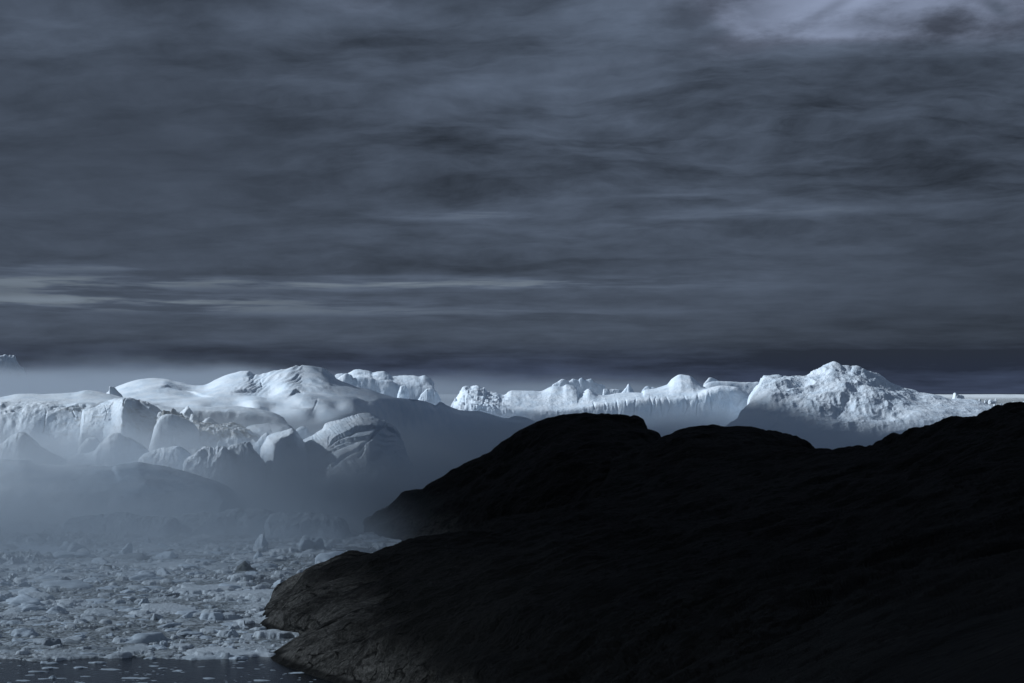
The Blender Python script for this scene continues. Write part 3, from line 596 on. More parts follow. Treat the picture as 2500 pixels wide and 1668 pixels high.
hill("headland", [h1f0, h1f1, h1f2, h1, h1b, h1bb], 700, 260, 0.7)

H2 = [(1500, 1120), (1560, 1092), (1608, 1078), (1616, 1075), (1646, 1063), (1684, 1052), (1708, 1048), (1724, 1048.5), (1744, 1045), (1771, 1048), (1802, 1047), (1846, 1056), (1884, 1058), (1911, 1066), (1938, 1076), (1965, 1085), (1979, 1098), (2000, 1115), (2060, 1140), (2140, 1170)]
h2 = row(H2, 880)
hill("rocky_knoll", [row([(1450, 1260, 740), (1600, 1220, 720), (1800, 1180, 720), (2000, 1170, 720), (2140, 1190, 720)]), row([(1480, 1160, 800), (1600, 1130, 800), (1700, 1105, 790), (1850, 1100, 780), (2000, 1130, 780), (2140, 1180, 780)]),
     row([(1500, 1125, 850), (1608, 1086, 850), (1700, 1060, 850), (1800, 1058, 850), (1900, 1072, 850), (1979, 1106, 850), (2140, 1175, 850)]), h2, under(h2, 50, None, 0.85), under(h2, 160)], 460, 180, 0.6)

N_r = [(672, 1457, 748), (707, 1427, 745), (743, 1412, 735), (758, 1397, 725), (794, 1379, 712), (833, 1365, 705), (884, 1360, 700), (928, 1349, 700), (988, 1331, 700), (1042, 1319, 702), (1090, 1315, 705), (1167, 1295, 705), (1300, 1262, 705), (1500, 1215, 705), (1700, 1160, 708), (1850, 1122, 708), (1950, 1104, 705),
       (1993, 1099, 700), (2054, 1098, 690), (2105, 1092, 675), (2153, 1080, 655), (2176, 1069, 645), (2210, 1056, 635), (2258, 1044, 625), (2292, 1037, 615), (2330, 1025, 605), (2360, 1024, 600), (2394, 1015, 590), (2421, 1001, 580), (2455, 995, 570), (2483, 993, 565), (2500, 990, 560), (2700, 978, 545), (3000, 970, 530)]
nr = np.vstack([water(664, 1463) + (0, 0, -6), row(N_r)])
def nrow(start, pts): return np.vstack([water(*start) + (-4, 0, -6), water(start[0] + 6, start[1]) + (0, 0, 0.4), row(pts)])
n1 = nrow((634, 1522), [(700, 1485, 655), (760, 1450, 650), (840, 1425, 640), (1000, 1400, 620), (1300, 1350, 590), (1600, 1290, 570), (2000, 1190, 550), (2200, 1140, 530), (2500, 1080, 470), (3000, 1040, 430)])
n2 = nrow((724, 1565), [(780, 1535, 590), (860, 1505, 580), (1000, 1480, 560), (1300, 1420, 520), (1600, 1370, 480), (2000, 1290, 440), (2500, 1190, 370), (3000, 1120, 330)])
n3 = nrow((658, 1602), [(720, 1590, 568), (800, 1575, 555), (1000, 1540, 520), (1300, 1490, 460), (1600, 1440, 400), (2000, 1370, 340), (2500, 1290, 280), (3000, 1200, 250)])
n4 = nrow((738, 1642), [(800, 1630, 540), (900, 1615, 525), (1100, 1590, 480), (1300, 1570, 430), (1600, 1520, 340), (2000, 1470, 250), (2500, 1400, 190), (3000, 1320, 170)])
n5 = nrow((860, 1680), [(930, 1670, 510), (1100, 1655, 460), (1250, 1640, 400), (1350, 1640, 380), (1600, 1620, 270), (2000, 1600, 180), (2500, 1540, 125), (3000, 1460, 110)])
n6 = nrow((1000, 1760), [(1080, 1760, 440), (1250, 1740, 380), (1600, 1800, 190), (2000, 1850, 110), (2500, 1750, 75), (3000, 1650, 65)])
n7 = np.array([(-60, 300, -6), (-40, 300, 1), (-10, 250, 10), (10, 150, 35), (18, 80, 58), (30, 50, 66), (45, 40, 68), (70, 30, 70)], dtype=float)
n8 = np.array([(-160, 200, -6), (-120, 190, 1), (-80, 120, 15), (-30, 60, 50), (-4, 20, 73), (6, 8, 77), (30, 5, 77), (80, 2, 78)], dtype=float)
n9 = np.array([(-260, 60, -6), (-200, 50, 1), (-120, 20, 20), (-40, -10, 58), (-10, -20, 78.3), (10, -22, 78.4), (40, -22, 79), (90, -20, 80)], dtype=float)
def byangle(r, n=9):  # rows near the camera: keep order by index
    return r
nb1 = under(nr, 35, None, 0.85); nb2 = under(nr, 150)
# the part of the slope that the camera can see
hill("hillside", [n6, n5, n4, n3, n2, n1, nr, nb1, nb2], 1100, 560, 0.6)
# the ground the photographer stands on (outside the picture), linked to the slope
def grid_loft_index(rows, nu, nv):
    us = np.linspace(0, 1, nu); G = []
    for p in rows:
        t = np.linspace(0, 1, len(p)); G.append(np.stack([np.interp(us, t, p[:, k]) for k in range(3)], 1))
    G = np.array(G); vv = np.linspace(0, len(rows) - 1, nv); i = np.clip(vv.astype(int), 0, len(rows) - 2); f = (vv - i)[:, None, None]
    return G[i] * (1 - f) + G[i + 1] * f
O = grid_loft_index([n9, n8, n7, n6[:-1]], 200, 120)
O[..., 2] += (fbm(O / 18, 4, 222) * 0.8) * sstep(np.abs(O[..., 1]), 30, 90)
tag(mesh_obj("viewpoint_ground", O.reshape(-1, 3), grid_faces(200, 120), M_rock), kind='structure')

# ------------------------------------------------------------------ ice on the water
SH = [(1190, 2000), (1270, 2000), (1284, 884), (1300, 895), (1311, 925), (1314, 1035), (1322, 1020), (1334, 965), (1350, 905), (1362, 835), (1380, 785), (1412, 730), (1457, 662), (1522, 626), (1540, 666), (1567, 716), (1591, 664), (1603, 648), (1627, 676), (1642, 728), (1668, 800)]
def shore_px(py): return float(np.interp(py, [a for a, b in SH], [b for a, b in SH]))
def chunk_mesh(seed, kind):
    """One lump of ice: an irregular block, pointed lump or flat floe, about 1 m across, base at z = 0."""
    import bmesh
    r = random.Random(seed); bm = bmesh.new()
    bmesh.ops.create_icosphere(bm, subdivisions=4, radius=1.0)
    P = np.array([v.co[:] for v in bm.verts])
    npl = 9 if kind != 'floe' else 7
    rad = np.full(len(P), 10.0)
    for i in range(npl):
        a = r.uniform(0, 6.283); e = r.uniform(-0.1, 0.75 if kind == 'peak' else 1.1)
        if i == 0: e = 1.35 if kind != 'peak' else 0.7
        nrm = np.array((math.cos(a) * math.cos(e), math.sin(a) * math.cos(e), math.sin(e))); dd = r.uniform(0.55, 1.0)
        dt = P @ nrm; rad = np.where(dt > 0.05, np.minimum(rad, dd / np.maximum(dt, 0.05)), rad)
    rad = np.minimum(rad, 1.15)
    Q = P * rad[:, None]
    Q += P * (fbm(P * 1.7 + seed, 4, seed)[:, None] * 0.16 + ridged(P * 3.5 + seed, 4, seed + 3)[:, None] * 0.035)
    Q[:, 2] = np.where(Q[:, 2] < 0, Q[:, 2] * 0.35, Q[:, 2])
    if kind == 'peak': Q[:, 2] *= 1.25
    if kind == 'floe': Q[:, 2] *= 0.35
    if kind == 'mound': Q[:, 2] *= 0.6
    Q *= 0.5
    for v, q in zip(bm.verts, Q): v.co = q
    me = bpy.data.meshes.new("ice_chunk"); bm.to_mesh(me); bm.free()
    me.polygons.foreach_set('use_smooth', np.ones(len(me.polygons), dtype=bool))
    at = me.attributes.new('dirt_shade', 'FLOAT', 'POINT'); at.data.foreach_set('value', np.clip(0.25 - Q[:, 2] * 0.9, 0, 0.5).astype(np.float32))
    me.materials.append(M_chunk)
    return me
def with_mat(me, m):
    c = me.copy(); c.materials.clear(); c.materials.append(m); return c
KINDS = ['peak', 'block', 'mound', 'floe']
protos = {k: [chunk_mesh(300 + 17 * i + 5 * j, k) for j in range(4)] for i, k in enumerate(KINDS)}
grey = {k: [with_mat(m, M_grey) for m in v[:2]] for k, v in protos.items()}
dirty = {k: [with_mat(m, M_dirty) for m in v[:2]] for k, v in protos.items()}
def put(me, x, y, wx, wy, h, rz, name, label, cat, group=None):
    o = bpy.data.objects.new(name, me); C.objects.link(o)
    o.location = (x, y, -0.06 * h); o.scale = (wx, wy, h); o.rotation_euler = (0, 0, rz)
    return tag(o, label, cat, group)
marked = []
def notable(px0, px1, pyt, pyb, kind, label, pal=None, j=0, deep=1.0, rz=0.0, name="ice_chunk"):
    """A piece one can point at: its pixel box gives its place on the water, width and height."""
    w0 = water((px0 + px1) / 2, pyb); wpx = (px1 - px0) * w0[1] / F; y = w0[1] + wpx * deep * 0.35
    x = w0[0] / w0[1] * y; top = world((px0 + px1) / 2, pyt, y)[2]
    src = (pal or protos)[kind]; me = src[j % len(src)]
    zs = max(v.co.z for v in me.vertices)
    put(me, x, y, wpx * 1.05, wpx * deep, max(top, 0.4) / zs, rz, name, label, "ice")
    marked.append((x, y, wpx * 0.6))
Z5 = lambda a, b, c, d: (a * .2985, b * .2985, 1200 + c * .2985, 1200 + d * .2985)
Z6 = lambda a, b, c, d: (600 + a * .2985, 600 + b * .2985, 1200 + c * .2985, 1200 + d * .2985)
notable(*Z5(2060, 2200, 325, 475), 'peak', "tall cone of ice standing upright in the pack", j=0)
notable(*Z6(450, 635, 345, 475), 'block', "big cube-like ice boulder close to the headland's foot", j=1)
notable(*Z6(545, 960, 462, 610), 'mound', "smooth white ice mound running behind the rocky slope", j=2, deep=0.8)
notable(*Z5(1920, 2085, 560, 655), 'peak', "dark dirty pyramid of ice beside a flat pale slab", dirty, 1)
notable(*Z5(2020, 2330, 562, 632), 'floe', "flat-topped pale slab right of the dark pyramid", j=1, deep=0.6)
notable(*Z5(2065, 2145, 475, 562), 'peak', "thin leaning fin of ice above the flat pale slab", j=2, deep=0.6)
notable(*Z5(945, 1100, 412, 525), 'peak', "sloping ice tooth at the left end of the white pressure ridge", j=3)
notable(*Z5(1178, 1245, 365, 432), 'peak', "small white tooth on the crest of the pressure ridge", j=1)
notable(*Z5(850, 965, 190, 285), 'peak', "lone misty cone of ice in the thick fog", j=2)
notable(*Z5(1150, 1260, 272, 350), 'peak', "grey broken stump of ice in the mist right of the lone cone", grey, 0)
notable(*Z5(1720, 2115, 738, 805), 'mound', "long smooth low mound of ice near the tip of the dark slope", j=0, deep=0.5)
notable(*Z5(2215, 2335, 712, 785), 'peak', "bright white little pyramid of ice against the dark slope", j=0)
notable(*Z5(1105, 1245, 858, 930), 'mound', "tilted white block of ice above a long thin floe", j=3)
notable(*Z5(940, 1260, 935, 990), 'floe', "long thin white floe under the tilted block", j=2, deep=0.4)
notable(*Z5(780, 970, 1092, 1145), 'mound', "almost black flat lump of ice in the pack", dirty, 0, deep=0.5)
notable(*Z5(395, 565, 918, 1000), 'mound', "rounded white dome of ice with a grey flank at left", j=1)
notable(*Z5(870, 1500, 1135, 1240), 'mound', "long white ridged floe, the widest in the near pack", j=3, deep=0.35)
notable(*Z5(65, 300, 1178, 1235), 'floe', "thick white floe tilted up at its left end", j=0, deep=0.5)
notable(*Z5(360, 500, 1178, 1275), 'block', "knobbly dark-sided lump beside the thick white floe", grey, 1)
notable(*Z5(585, 860, 1292, 1345), 'floe', "smooth white floe at the very edge of the open water", j=3, deep=0.45)
notable(*Z5(625, 945, 1243, 1300), 'floe', "greyish slab floe just behind the smooth edge floe", grey, 0, deep=0.4)
notable(*Z5(1305, 1375, 1212, 1265), 'block', "small bright angular block standing on edge", j=2)
notable(*Z5(1855, 1945, 1118, 1195), 'block', "tall bright block near the notch in the rocky shore", j=0)
notable(*Z5(1195, 1370, 1243, 1300), 'mound', "craggy white lump right beside the small angular block", j=2)
notable(*Z5(1635, 1830, 978, 1062), 'block', "broad craggy white lump above the tip of the rocks", j=3)
notable(*Z5(1450, 1590, 980, 1045), 'peak', "curved white wedge of ice left of the broad craggy lump", j=3)
notable(*Z5(85, 310, 1098, 1195), 'mound', "shadowed white dome of ice at far left above the thick floe", j=2)
notable(*Z5(1860, 2030, 1335, 1378), 'floe', "white floe touching the open water by the lower rocks", j=2, deep=0.6)
notable(*Z5(1175, 1300, 1342, 1372), 'floe', "low white floe breaking away from the edge of the pack", j=1, deep=0.6)
notable(*Z5(-60, 120, 820, 900), 'mound', "broad pale dome of ice cut off by the left edge", j=0)
notable(*Z5(480, 600, 685, 740), 'mound', "grey lump of ice alone in a flat stretch of the pack", grey, 1)
notable(*Z5(840, 915, 590, 640), 'block', "dark boxy lump of ice in the misty pack", dirty, 1)
notable(*Z5(310, 460, 1375, 1412), 'floe', "largest floe adrift on the open dark water at left", j=0, deep=0.6)
notable(*Z5(205, 405, 1458, 1478), 'floe', "long thin floe adrift below the largest drifting floe", j=3, deep=0.3)
notable(*Z5(405, 465, 1500, 1528), 'mound', "small humped piece adrift near the bottom edge", j=1)
notable(*Z5(710, 875, 1385, 1408), 'floe', "ragged flat floe adrift just below the edge of the pack", j=2, deep=0.4)

# the next largest pieces of the pack, each on its own
def free(x, y, r):
    return all((x - a) ** 2 + (y - b) ** 2 > (r * 0.7 + c * 0.7) ** 2 for a, b, c in marked)
def dens(px, py):
    d = 1.0
    for cx, cy_, wx, wy in [(860, 1345, 120, 12), (690, 1420, 95, 8), (700, 1440, 60, 22), (620, 1525, 25, 12)]:
        if ((px - cx) / wx) ** 2 + ((py - cy_) / wy) ** 2 < 1: d = 0.12
    return d
n = 0; tries = 0
while n < 236 and tries < 6000:
    tries += 1
    py = 1230 + 370 * rnd.random() ** 0.75; px = rnd.uniform(-40, shore_px(py) - 4)
    if px > 1040 or rnd.random() > dens(px, py): continue
    w0 = water(px, py); x, y = w0[0], w0[1]
    size = min(26, 4.0 * (1 - rnd.random()) ** -0.55) * rnd.uniform(0.8, 1.2) * (1.0 if y < 750 else 1.35)
    if px + size / y * F * (0.7 if size > 5 else 0.5) + (14 if size > 5 else 0) > min(shore_px(py - 8), shore_px(py), shore_px(py + 8)): continue
    if not free(x, y, size): continue
    k = rnd.choices(KINDS, (2, 3, 4, 3))[0]; c = rnd.random()
    pal, lab, grp = (protos, "white lump of ice packed among the loose brash, one of many alike", "white lumps in the pack ice") if c < 0.70 or (size > 6 and c > 0.86) else \
        ((grey, "greyish lump of ice packed among the loose brash, one of many alike", "grey lumps in the pack ice") if c < 0.93 else (dirty, "dark dirty lump of ice frozen into the brash, one of several alike", "dark lumps in the pack ice"))
    me = rnd.choice(pal[k]); hh = {'peak': 0.85, 'block': 0.75, 'mound': 0.75, 'floe': 0.8}[k] * size ** 0.85 * rnd.uniform(0.5, 0.95)
    put(me, x, y, size * rnd.uniform(0.9, 1.4), size * rnd.uniform(0.6, 1.0), hh, rnd.uniform(-0.6, 0.6) + (math.pi if rnd.random() < .5 else 0), "ice_chunk", lab, "ice", grp)
    marked.append((x, y, size * 0.6)); n += 1
n = 0; tries = 0
while n < 130 and tries < 4000:
    tries += 1
    py = rnd.uniform(1606, 1690); px = rnd.uniform(-20, shore_px(py) - 6)
    w0 = water(px, py); x, y = w0[0], w0[1]
    size = min(3.6, 0.55 * (1 - rnd.random()) ** -0.7)
    if not free(x, y, size): continue
    me = rnd.choice(protos['floe'] + protos['mound'][:1])
    put(me, x, y, size * rnd.uniform(1.0, 1.8), size, size * rnd.uniform(0.25, 0.5), rnd.uniform(-0.4, 0.4), "ice_floe", "small flat piece of ice adrift on the open dark water", "ice", "small pieces drifting on the open water")
    marked.append((x, y, size * 0.5)); n += 1

# brash: everything too small or too tangled to count
def worley_blocks(x, y, s, seed, prob, hk, sharp):
    gx = np.floor(x / s).astype(np.int64); gy = np.floor(y / s).astype(np.int64); H = np.full(x.shape, -9.0); K = np.zeros(x.shape)
    for i in (-1, 0, 1):
        for j in (-1, 0, 1):
            cx = gx + i; cy2 = gy + j; z = cx * 0
            r = [(_hash(cx, cy2, z + q, seed) + 1) / 2 for q in range(7)]
            px_ = (cx + 0.5 + 0.45 * (r[0] * 2 - 1)) * s; py_ = (cy2 + 0.5 + 0.45 * (r[1] * 2 - 1)) * s
            an = r[2] * 6.283; ca, sa = np.cos(an), np.sin(an); dx = x - px_; dy = y - py_
            u = (dx * ca + dy * sa); v_ = (-dx * sa + dy * ca) * (1.1 + 1.0 * r[3])
            rad = s * (0.28 + 0.34 * r[4]); d = np.maximum(np.maximum(np.abs(u), np.abs(v_)), (np.abs(u) + np.abs(v_)) * 0.74) * 0.6 + np.hypot(u, v_) * 0.4
            d = d / rad * (1 + 0.22 * _vn)
            hh = s * hk * (0.15 + r[5] ** 2.2) * (1 + (r[6] - 0.5) * 1.4 * u / rad)
            body = np.where(r[3] < 0.45, sstep(1 - d, 0, sharp), np.sqrt(np.clip(1 - d * d, 0, 1)))
            h = np.where((d < 1) & (r[(0)] < prob), hh * body - 0.1 * (1 - body), -9)
            K = np.where(h > H, r[5] * 0.5 + r[2] * 0.5, K); H = np.maximum(H, h)
    return H, K
def brash(name, label, pxr, dr, nu, nv, seed, scales):
    global _vn
    cols = np.concatenate([np.linspace(-1500, pxr[0], 240)[:-1], np.linspace(pxr[0], pxr[1], nu)]); nu = len(cols)
    a = ((cols - 1250) / F)[None, :]; d = (dr[0] * (dr[1] / dr[0]) ** np.linspace(0, 1, nv))[:, None]
    y = d * np.ones_like(a); x = a * y
    jit = np.stack([noise3(np.stack([x / 3, y / 3, 0 * x + 5.5], -1), 3)], -1)[..., 0]
    _vn = fbm(np.stack([x / 2.2, y / 2.2, 0 * x], -1), 3, 71)
    px = x / y * F + 1250; py = 957 + CAMH * F / y
    n1 = n2d(x, y, 42, seed, 5); n2_ = n2d(x, y, 9, seed + 1, 5)
    edge = 1602 + 6 * n2d(x, y, 14, seed + 2, 4) + 8 * n2d(x, y * 0.3, 48, seed + 4, 3)
    fill = sstep(edge - py, 0, 3)
    low = np.zeros_like(x)
    for cx, cy_, wx, wy in [(860, 1343, 130, 9), (690, 1417, 100, 7), (700, 1440, 50, 18), (622, 1525, 30, 10), (250, 1530, 150, 4), (560, 1568, 60, 3)]:
        low = np.maximum(low, np.exp(-(((px - cx) / wx) ** 2 + ((py - cy_) / wy) ** 2) ** 1.5))
    slush = -0.20 + 0.42 * sstep(n1 * 0.7 + n2_ * 0.6 + 0.26 - 1.4 * low, -0.05, 0.4) + 0.10 * n2_
    H = slush; K = np.full(x.shape, 0.15) + 0.1 * n2_
    for s_, pr, hk, sh_, off in scales:
        h, k = worley_blocks(x, y, s_, seed + off, pr, hk, sh_)
        h = np.where(n2_ * 0.5 - 1.2 * low + 0.9 > 0, h, -9)
        K = np.where(h > H, k * 0.8 + 0.25, K); H = np.maximum(H, h)
    H = H + 0.10 * _vn * (H > 0.1) + (2.2 * sstep(n2d(x, y, 60, seed + 9, 4), 0.1, 0.7) * ridged(np.stack([x / 8, y / 8, 0 * x], -1), 4, 5)) * (y > 700) * (low < .2)
    H = np.where(fill > 0, H * fill - 0.4 * (1 - fill), -0.4)
    H = np.maximum(H, -0.4)
    dirt_shade = np.clip(1.05 - K * 1.35 + 0.55 * n1 - 0.45 * sstep(H, 0.4, 2.2), 0, 1.0)
    V = np.stack([x, y, H], -1).reshape(-1, 3); f = grid_faces(nu, nv)
    keep = (H.ravel()[f] > -0.35).any(1); f = f[keep]
    o = mesh_obj(name, V, f, M_brash, smooth=True, attr={'dirt_shade': dirt_shade})
    return tag(o, label, "ice", "loose ice covering the fjord", 'stuff')
def n2d(x, y, s, seed, oct=4): return fbm(np.stack([x / s, y / s, 0 * x + seed], -1), oct, seed)
brash("brash_ice", "loose tangle of small ice rubble and slush covering the water between the floes", (-60, 1120), (560, 1500), 1050, 1000, 31, [(34, 0.45, 0.05, 0.3, 0), (17, 0.50, 0.11, 0.35, 1), (8, 0.5, 0.20, 0.4, 2), (3.8, 0.45, 0.24, 0.4, 3), (1.9, 0.45, 0.24, 0.5, 4)])
# the same pack runs on to the horizon, where only its general level shows
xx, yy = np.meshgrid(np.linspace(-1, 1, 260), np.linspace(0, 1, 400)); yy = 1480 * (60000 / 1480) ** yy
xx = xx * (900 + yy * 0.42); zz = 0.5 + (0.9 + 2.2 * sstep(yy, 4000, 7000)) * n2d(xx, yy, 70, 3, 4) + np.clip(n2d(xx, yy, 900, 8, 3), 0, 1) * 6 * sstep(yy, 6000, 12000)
far_pack = mesh_obj("pack_ice", np.stack([xx, yy, zz], -1).reshape(-1, 3), grid_faces(260, 400), M_brash, attr={'dirt_shade': 1.0 * sstep(yy, 3500, 6000) * (1 - sstep(yy, 16000, 30000))})  # distant band coloured darker as painted shade, not dirt; brighter again at the horizon
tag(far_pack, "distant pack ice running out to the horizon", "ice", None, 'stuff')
# small bergs standing along the far horizon and on the far right
for k in range(46):
    px = rnd.uniform(2190, 2560) if k < 34 else rnd.uniform(1050, 1850); d = rnd.uniform(7500, 15000)
    wpx = rnd.uniform(5, 22); hp = rnd.uniform(2.0, 6.5); b = water(px, 957 + CAMH * F / d)
    me = rnd.choice(protos['block'] + protos['peak'] + protos['mound'])
    zs = max(v.co.z for v in me.vertices)
    put(me, b[0], d, wpx * d / F, wpx * d / F * 0.7, (hp * d / F + 22) / zs, rnd.uniform(-0.5, 0.5), "iceberg", "tiny iceberg on the far horizon, one of a long row", "iceberg", "tiny icebergs along the far horizon")
for lab, x0, x1, yt, d, kd in [("dark-shaded lumpy little iceberg far off above the right slope", 2424, 2446, 981, 6000, 'block'), ("low uneven iceberg touching the crest of the right slope", 2450, 2520, 984, 5600, 'mound'), ("small crest of ice near the horizon with a notched top", 2326, 2358, 953, 9000, 'block')]:
    me = protos[kd][1]; zs = max(v.co.z for v in me.vertices); c = world((x0 + x1) / 2, yt, d)
    put(me, c[0], d, (x1 - x0) * d / F, (x1 - x0) * d / F * 0.7, c[2] / zs, 0.2, "iceberg", lab, "iceberg")
# debris lying on the dirty berg
for lab, x0, x1, yt, yb, kd, pal, d in [("brown sediment-stained boulder of ice beside the sharp ridge block", 397, 416, 1001, 1015, 'block', dirty, 1640), ("dark-streaked slab lying on the rubble crest", 413, 436, 996, 1009, 'mound', grey, 1700), ("white pyramid boulder on the rubble crest", 440, 478, 991, 1015, 'peak', protos, 1700),
        ("bright cube-shaped ice block beside the white pyramid boulder", 466, 490, 1011, 1028, 'block', protos, 1680), ("flat ice block at the right end of the rubble crest", 494, 532, 1019, 1034, 'mound', protos, 1690)]:
    me = pal[kd][1]; zs = max(v.co.z for v in me.vertices); a = world((x0 + x1) / 2, yb, d); t2 = world((x0 + x1) / 2, yt, d)
    o = put(me, a[0], d, (x1 - x0) * d / F * 1.1, (x1 - x0) * d / F, (t2[2] - a[2] + 2) / zs, 0.3, "ice_boulder", lab, "ice"); o.location.z = a[2] - 2
# small cairn on the crest of the saddle
st = mesh_obj("cairn", [], [], None); bpy.data.objects.remove(st)
def cairn(px, py, d):
    b = world(px, py, d); e = bpy.data.objects.new("cairn", None); C.objects.link(e); e.location = b - np.array((0, 0, 0.3))
    tag(e, "tiny dark cairn standing on the skyline of the saddle", "cairn")
    for k, (r, z, dx) in enumerate([(0.42, 0.25, 0), (0.34, 0.62, 0.05), (0.26, 0.95, -0.03), (0.18, 1.22, 0.02)]):
        me = protos['block'][k].copy(); me.materials.clear(); me.materials.append(M_rock)
        o = bpy.data.objects.new("stone", me); C.objects.link(o); o.parent = e; o.location = (dx, 0, z - 0.2); o.scale = (r * 2, r * 1.8, 0.62); o.rotation_euler = (0, 0, k * 1.3)
cairn(2055, 1098, 688)

# ------------------------------------------------------------------ fog
def fog_mat(name, dens, col=(0.86, 0.93, 1.0), g=0.45):
    m, t, o = new_mat(name)
    v = t.node('ShaderNodeVolumePrincipled'); v.inputs['Color'].default_value = col + (1,); v.inputs['Density'].default_value = dens
    v.inputs['Anisotropy'].default_value = g
    t.l.new(v.outputs[0], o.inputs['Volume'])
    try: m.cycles.homogeneous_volume = True
    except Exception: pass
    return m
def fog_bank(name, label, xr, yr, res, top, dens, z0=-1.5, col=(0.83, 0.905, 0.98)):
    nx = int((xr[1] - xr[0]) / res) + 1; ny = int((yr[1] - yr[0]) / (res * 1.5)) + 1
    x, y = np.meshgrid(np.linspace(*xr, nx), np.linspace(*yr, ny))
    edge = np.minimum(np.minimum(x - xr[0], xr[1] - x) , np.minimum(y - yr[0], yr[1] - y))
    z = top(x, y) ; z = z0 + 0.02 + np.maximum(z - z0, 0) * sstep(edge, 0, 4 * res)
    topv = np.stack([x, y, z], -1).reshape(-1, 3); bot = topv.copy(); bot[:, 2] = z0
    f = grid_faces(nx, ny); n = nx * ny
    rim = np.concatenate([np.arange(nx), np.arange(1, ny) * nx + nx - 1, (ny - 1) * nx + np.arange(nx - 2, -1, -1), np.arange(ny - 2, 0, -1) * nx])
    r2 = np.roll(rim, -1)
    side = np.stack([rim, rim + n, r2 + n, r2], 1)
    o = mesh_obj(name, np.vstack([topv, bot]), np.vstack([f, f[:, ::-1] + n, side]), fog_mat(name, dens, col), smooth=False)
    return tag(o, label, "fog", "fog over the ice", 'stuff')
def n2d(x, y, s, seed, oct=4): return fbm(np.stack([x / s, y / s, 0 * x + seed], -1), oct, seed)
def low_top(h, y0, y1, seed, amp, lead=0.0):
    def f(x, y):
        pxx = x / y * F + 1250
        start = y0 + 60 * n2d(x, y, 260, seed + 3, 3) + np.where(pxx > 600, (pxx - 600) * 0.22, 0)
        return -2 + (h + 2 + amp * n2d(x, y, 230, seed)) * sstep(y, start, start + (y1 - y0))
    return f
def slab(name, label, corners, z0, z1, mat):
    v = [(x, y, z0) for x, y in corners] + [(x, y, z1) for x, y in corners]
    o = mesh_obj(name, v, [(3, 2, 1, 0), (4, 5, 6, 7), (0, 1, 5, 4), (1, 2, 6, 5), (2, 3, 7, 6), (3, 0, 4, 7)], mat, smooth=False)
    return tag(o, label, "fog", None, 'stuff')
# low fog: thick on the ice, thinning upwards and towards the camera, torn by noise
m_, t, o_f = new_mat("low_fog")
v = t.node('ShaderNodeVolumePrincipled'); v.inputs['Color'].default_value = (0.73, 0.80, 0.875, 1); v.inputs['Anisotropy'].default_value = 0.45
gm = t.node('ShaderNodeNewGeometry'); s_ = t.node('ShaderNodeSeparateXYZ'); t.l.new(gm.outputs['Position'], s_.inputs[0]); gx, gy, gz = s_.outputs
def fnoise(sx, sy, sz, det, rough, off=0.0):
    mp = t.node('ShaderNodeMapping'); mp.inputs['Scale'].default_value = (1 / sx, 1 / sy, 1 / sz); mp.inputs['Location'].default_value = (off, off, off)
    t.l.new(gm.outputs['Position'], mp.inputs[0]); return t.noise(mp.outputs[0], 1.0, det, rough)
nz = fnoise(170, 260, 70, 4, 0.58)
right = t.mr(t.m('DIVIDE', gx, gy), -0.085, -0.045)
yy_ = t.m('SUBTRACT', gy, t.m('MULTIPLY', t.m('MAXIMUM', t.m('ADD', gx, 150.0), 0.0), 1.3))
shift = t.m('MULTIPLY', t.mr(yy_, 500.0, 1180.0, 1.0, 0.0), 62.0)
hz = t.m('ADD', t.m('ADD', gz, shift), t.m('ADD', t.m('MULTIPLY', t.m('SUBTRACT', 0.5, nz), 80.0), t.m('MULTIPLY', t.m('MULTIPLY', right, 12.0), t.mr(gy, 1900.0, 2500.0, 1.0, 0.75))))
a_ = t.mr(hz, 0.0, 76.0, 1.0, 0.0, False)
t.l.new(t.m('MULTIPLY', t.m('POWER', a_, 2.5), 0.0220), v.inputs['Density']); t.l.new(v.outputs[0], o_f.inputs['Volume'])
slab("low_fog", "thick low fog lying on the ice around the feet of the bergs, thinning over the near pack", [(-800, 560), (260, 600), (1350, 3750), (-2100, 3750)], -1.5, 92, m_)
# far bank across the horizon
m2_, t, o_f = new_mat("horizon_fog")
v = t.node('ShaderNodeVolumePrincipled'); v.inputs['Color'].default_value = (0.50, 0.575, 0.67, 1); v.inputs['Anisotropy'].default_value = 0.45
gm = t.node('ShaderNodeNewGeometry'); s_ = t.node('ShaderNodeSeparateXYZ'); t.l.new(gm.outputs['Position'], s_.inputs[0]); gx, gy, gz = s_.outputs
nz = fnoise(330, 700, 130, 5, 0.6, 3.0)
ang = t.m('DIVIDE', gx, gy)
top = t.m('ADD', 150.0, t.m('ADD', t.mr(ang, -0.14, -0.04, -5.0, -36.0), t.mr(ang, 0.09, 0.17, 0.0, -150.0)))
hz = t.m('SUBTRACT', t.m('ADD', gz, t.m('MULTIPLY', t.m('SUBTRACT', 0.5, nz), 150.0)), top)
dn = t.m('ADD', t.mr(hz, -34.0, 4.0, 1.0, 0.0), t.mr(hz, -45.0, 42.0, 0.16, 0.0))
t.l.new(t.m('MULTIPLY', dn, t.mr(ang, -0.22, 0.05, 0.0010, 0.00045)), v.inputs['Density']); t.l.new(v.outputs[0], o_f.inputs['Volume'])
slab("horizon_fog", "pale fog bank lying across the horizon behind the bergs, ending at right", [(-2300, 3900), (700, 3900), (1250, 7000), (-4000, 7000)], -1.5, 205, m2_)

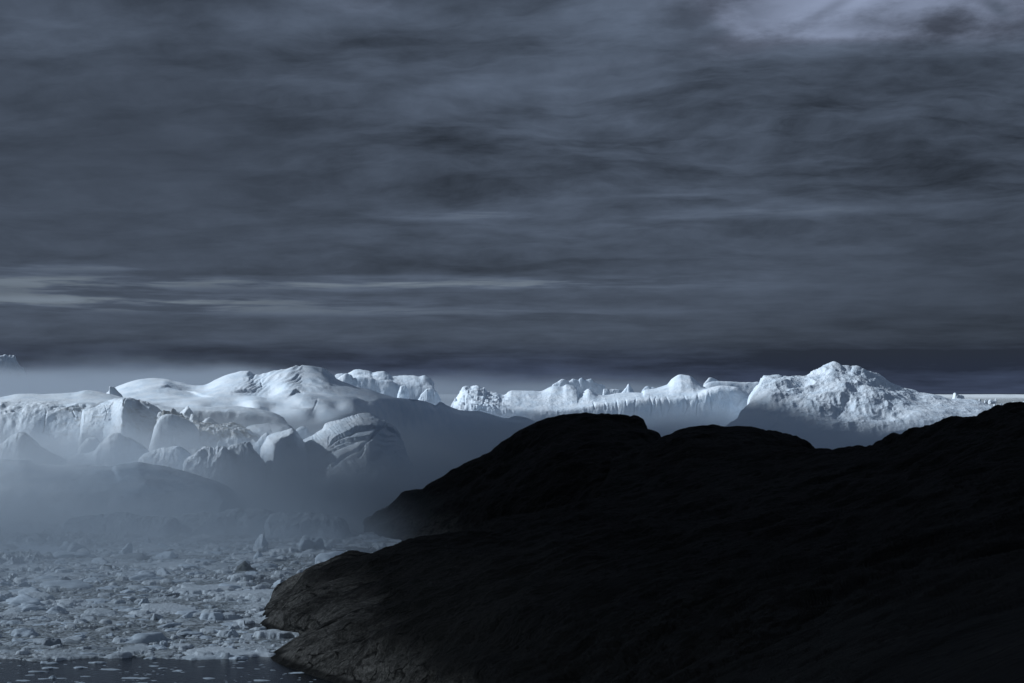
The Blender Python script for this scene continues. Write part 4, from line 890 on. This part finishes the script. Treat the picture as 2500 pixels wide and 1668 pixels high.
# ------------------------------------------------------------------ the dark cloud that keeps the near water and hills out of the sun (left of and above the picture)
def cloud(poly, alt, thick, seed, label):
    poly = np.array(poly, float); off = np.array((sd.x, sd.y)) * (alt - 45) / sd.z
    nx, ny = 150, 150
    lo, hi = poly.min(0) - 500, poly.max(0) + 500
    x, y = np.meshgrid(np.linspace(lo[0], hi[0], nx), np.linspace(lo[1], hi[1], ny))
    # signed distance to polygon (approx.)
    n = len(poly); dmin = np.full(x.shape, 1e9); inside = np.zeros(x.shape, bool)
    for i in range(n):
        a, b = poly[i], poly[(i + 1) % n]; ab = b - a
        t = np.clip(((x - a[0]) * ab[0] + (y - a[1]) * ab[1]) / (ab @ ab), 0, 1)
        dmin = np.minimum(dmin, np.hypot(x - a[0] - t * ab[0], y - a[1] - t * ab[1]))
        cr = ((a[1] > y) != (b[1] > y)) & (x < (b[0] - a[0]) * (y - a[1]) / (b[1] - a[1] + 1e-12) + a[0]); inside ^= cr
    s = np.where(inside, dmin, -dmin) + 55 * n2d(x, y, 260, seed, 5)
    t = np.clip(s / 260, 0, 1) ** 0.5
    keep = s > 0
    zt = alt + thick * t * (1 + 0.5 * n2d(x, y, 220, seed + 1)); zb = alt - 0.3 * thick * t * (1 + 0.7 * n2d(x, y, 260, seed + 2))
    X2 = x + off[0]; Y2 = y + off[1]
    top = np.stack([X2, Y2, zt], -1).reshape(-1, 3); bot = np.stack([X2, Y2, zb], -1).reshape(-1, 3)
    f = grid_faces(nx, ny); k = keep.ravel()[f].any(1); f = f[k]
    return mesh_obj("cloud", np.vstack([top, bot]), np.vstack([f, f[:, ::-1] + nx * ny]), cloud_m)
cloud_m, t_, o_ = new_mat("cloud_cover")
d_ = t_.node('ShaderNodeBsdfDiffuse'); d_.inputs[0].default_value = (0.75, 0.78, 0.82, 1); tr_ = t_.node('ShaderNodeBsdfTranslucent'); tr_.inputs[0].default_value = (0.26, 0.28, 0.32, 1)
mx_ = t_.node('ShaderNodeMixShader'); mx_.inputs[0].default_value = 0.4; t_.l.new(d_.outputs[0], mx_.inputs[1]); t_.l.new(tr_.outputs[0], mx_.inputs[2]); tp_ = t_.node('ShaderNodeBsdfTransparent'); tp_.inputs[0].default_value = (0.92, 0.96, 1, 1); mz_ = t_.node('ShaderNodeMixShader'); g_ = t_.node('ShaderNodeNewGeometry'); sg_ = t_.node('ShaderNodeSeparateXYZ'); t_.l.new(g_.outputs['Position'], sg_.inputs[0])
# the cloud is thinner where it shades the pack than where it shades the hills
q_ = t_.m('ADD', t_.m('SUBTRACT', sg_.outputs[0], sd.x * 1055 / sd.z), t_.m('MULTIPLY', t_.m('SUBTRACT', sg_.outputs[1], sd.y * 1055 / sd.z + 650.0), 0.25))
t_.l.new(t_.mr(q_, -75.0, 45.0, 0.62, 0.03), mz_.inputs[0])
t_.l.new(mx_.outputs[0], mz_.inputs[1]); t_.l.new(tp_.outputs[0], mz_.inputs[2]); t_.l.new(mz_.outputs[0], o_.inputs[0])
cl = cloud([(-1400, -1500), (2200, -1500), (2200, 2450), (1500, 2380), (600, 2380), (440, 2480), (330, 2740), (60, 2790), (-60, 2560), (-180, 2250), (-175, 1740), (-90, 1640), (-85, 1470), (-170, 1400), (-250, 1300), (-320, 1120), (-520, 980), (-1400, 900)], 1100, 160, 5, "")
tag(cl, kind='structure')
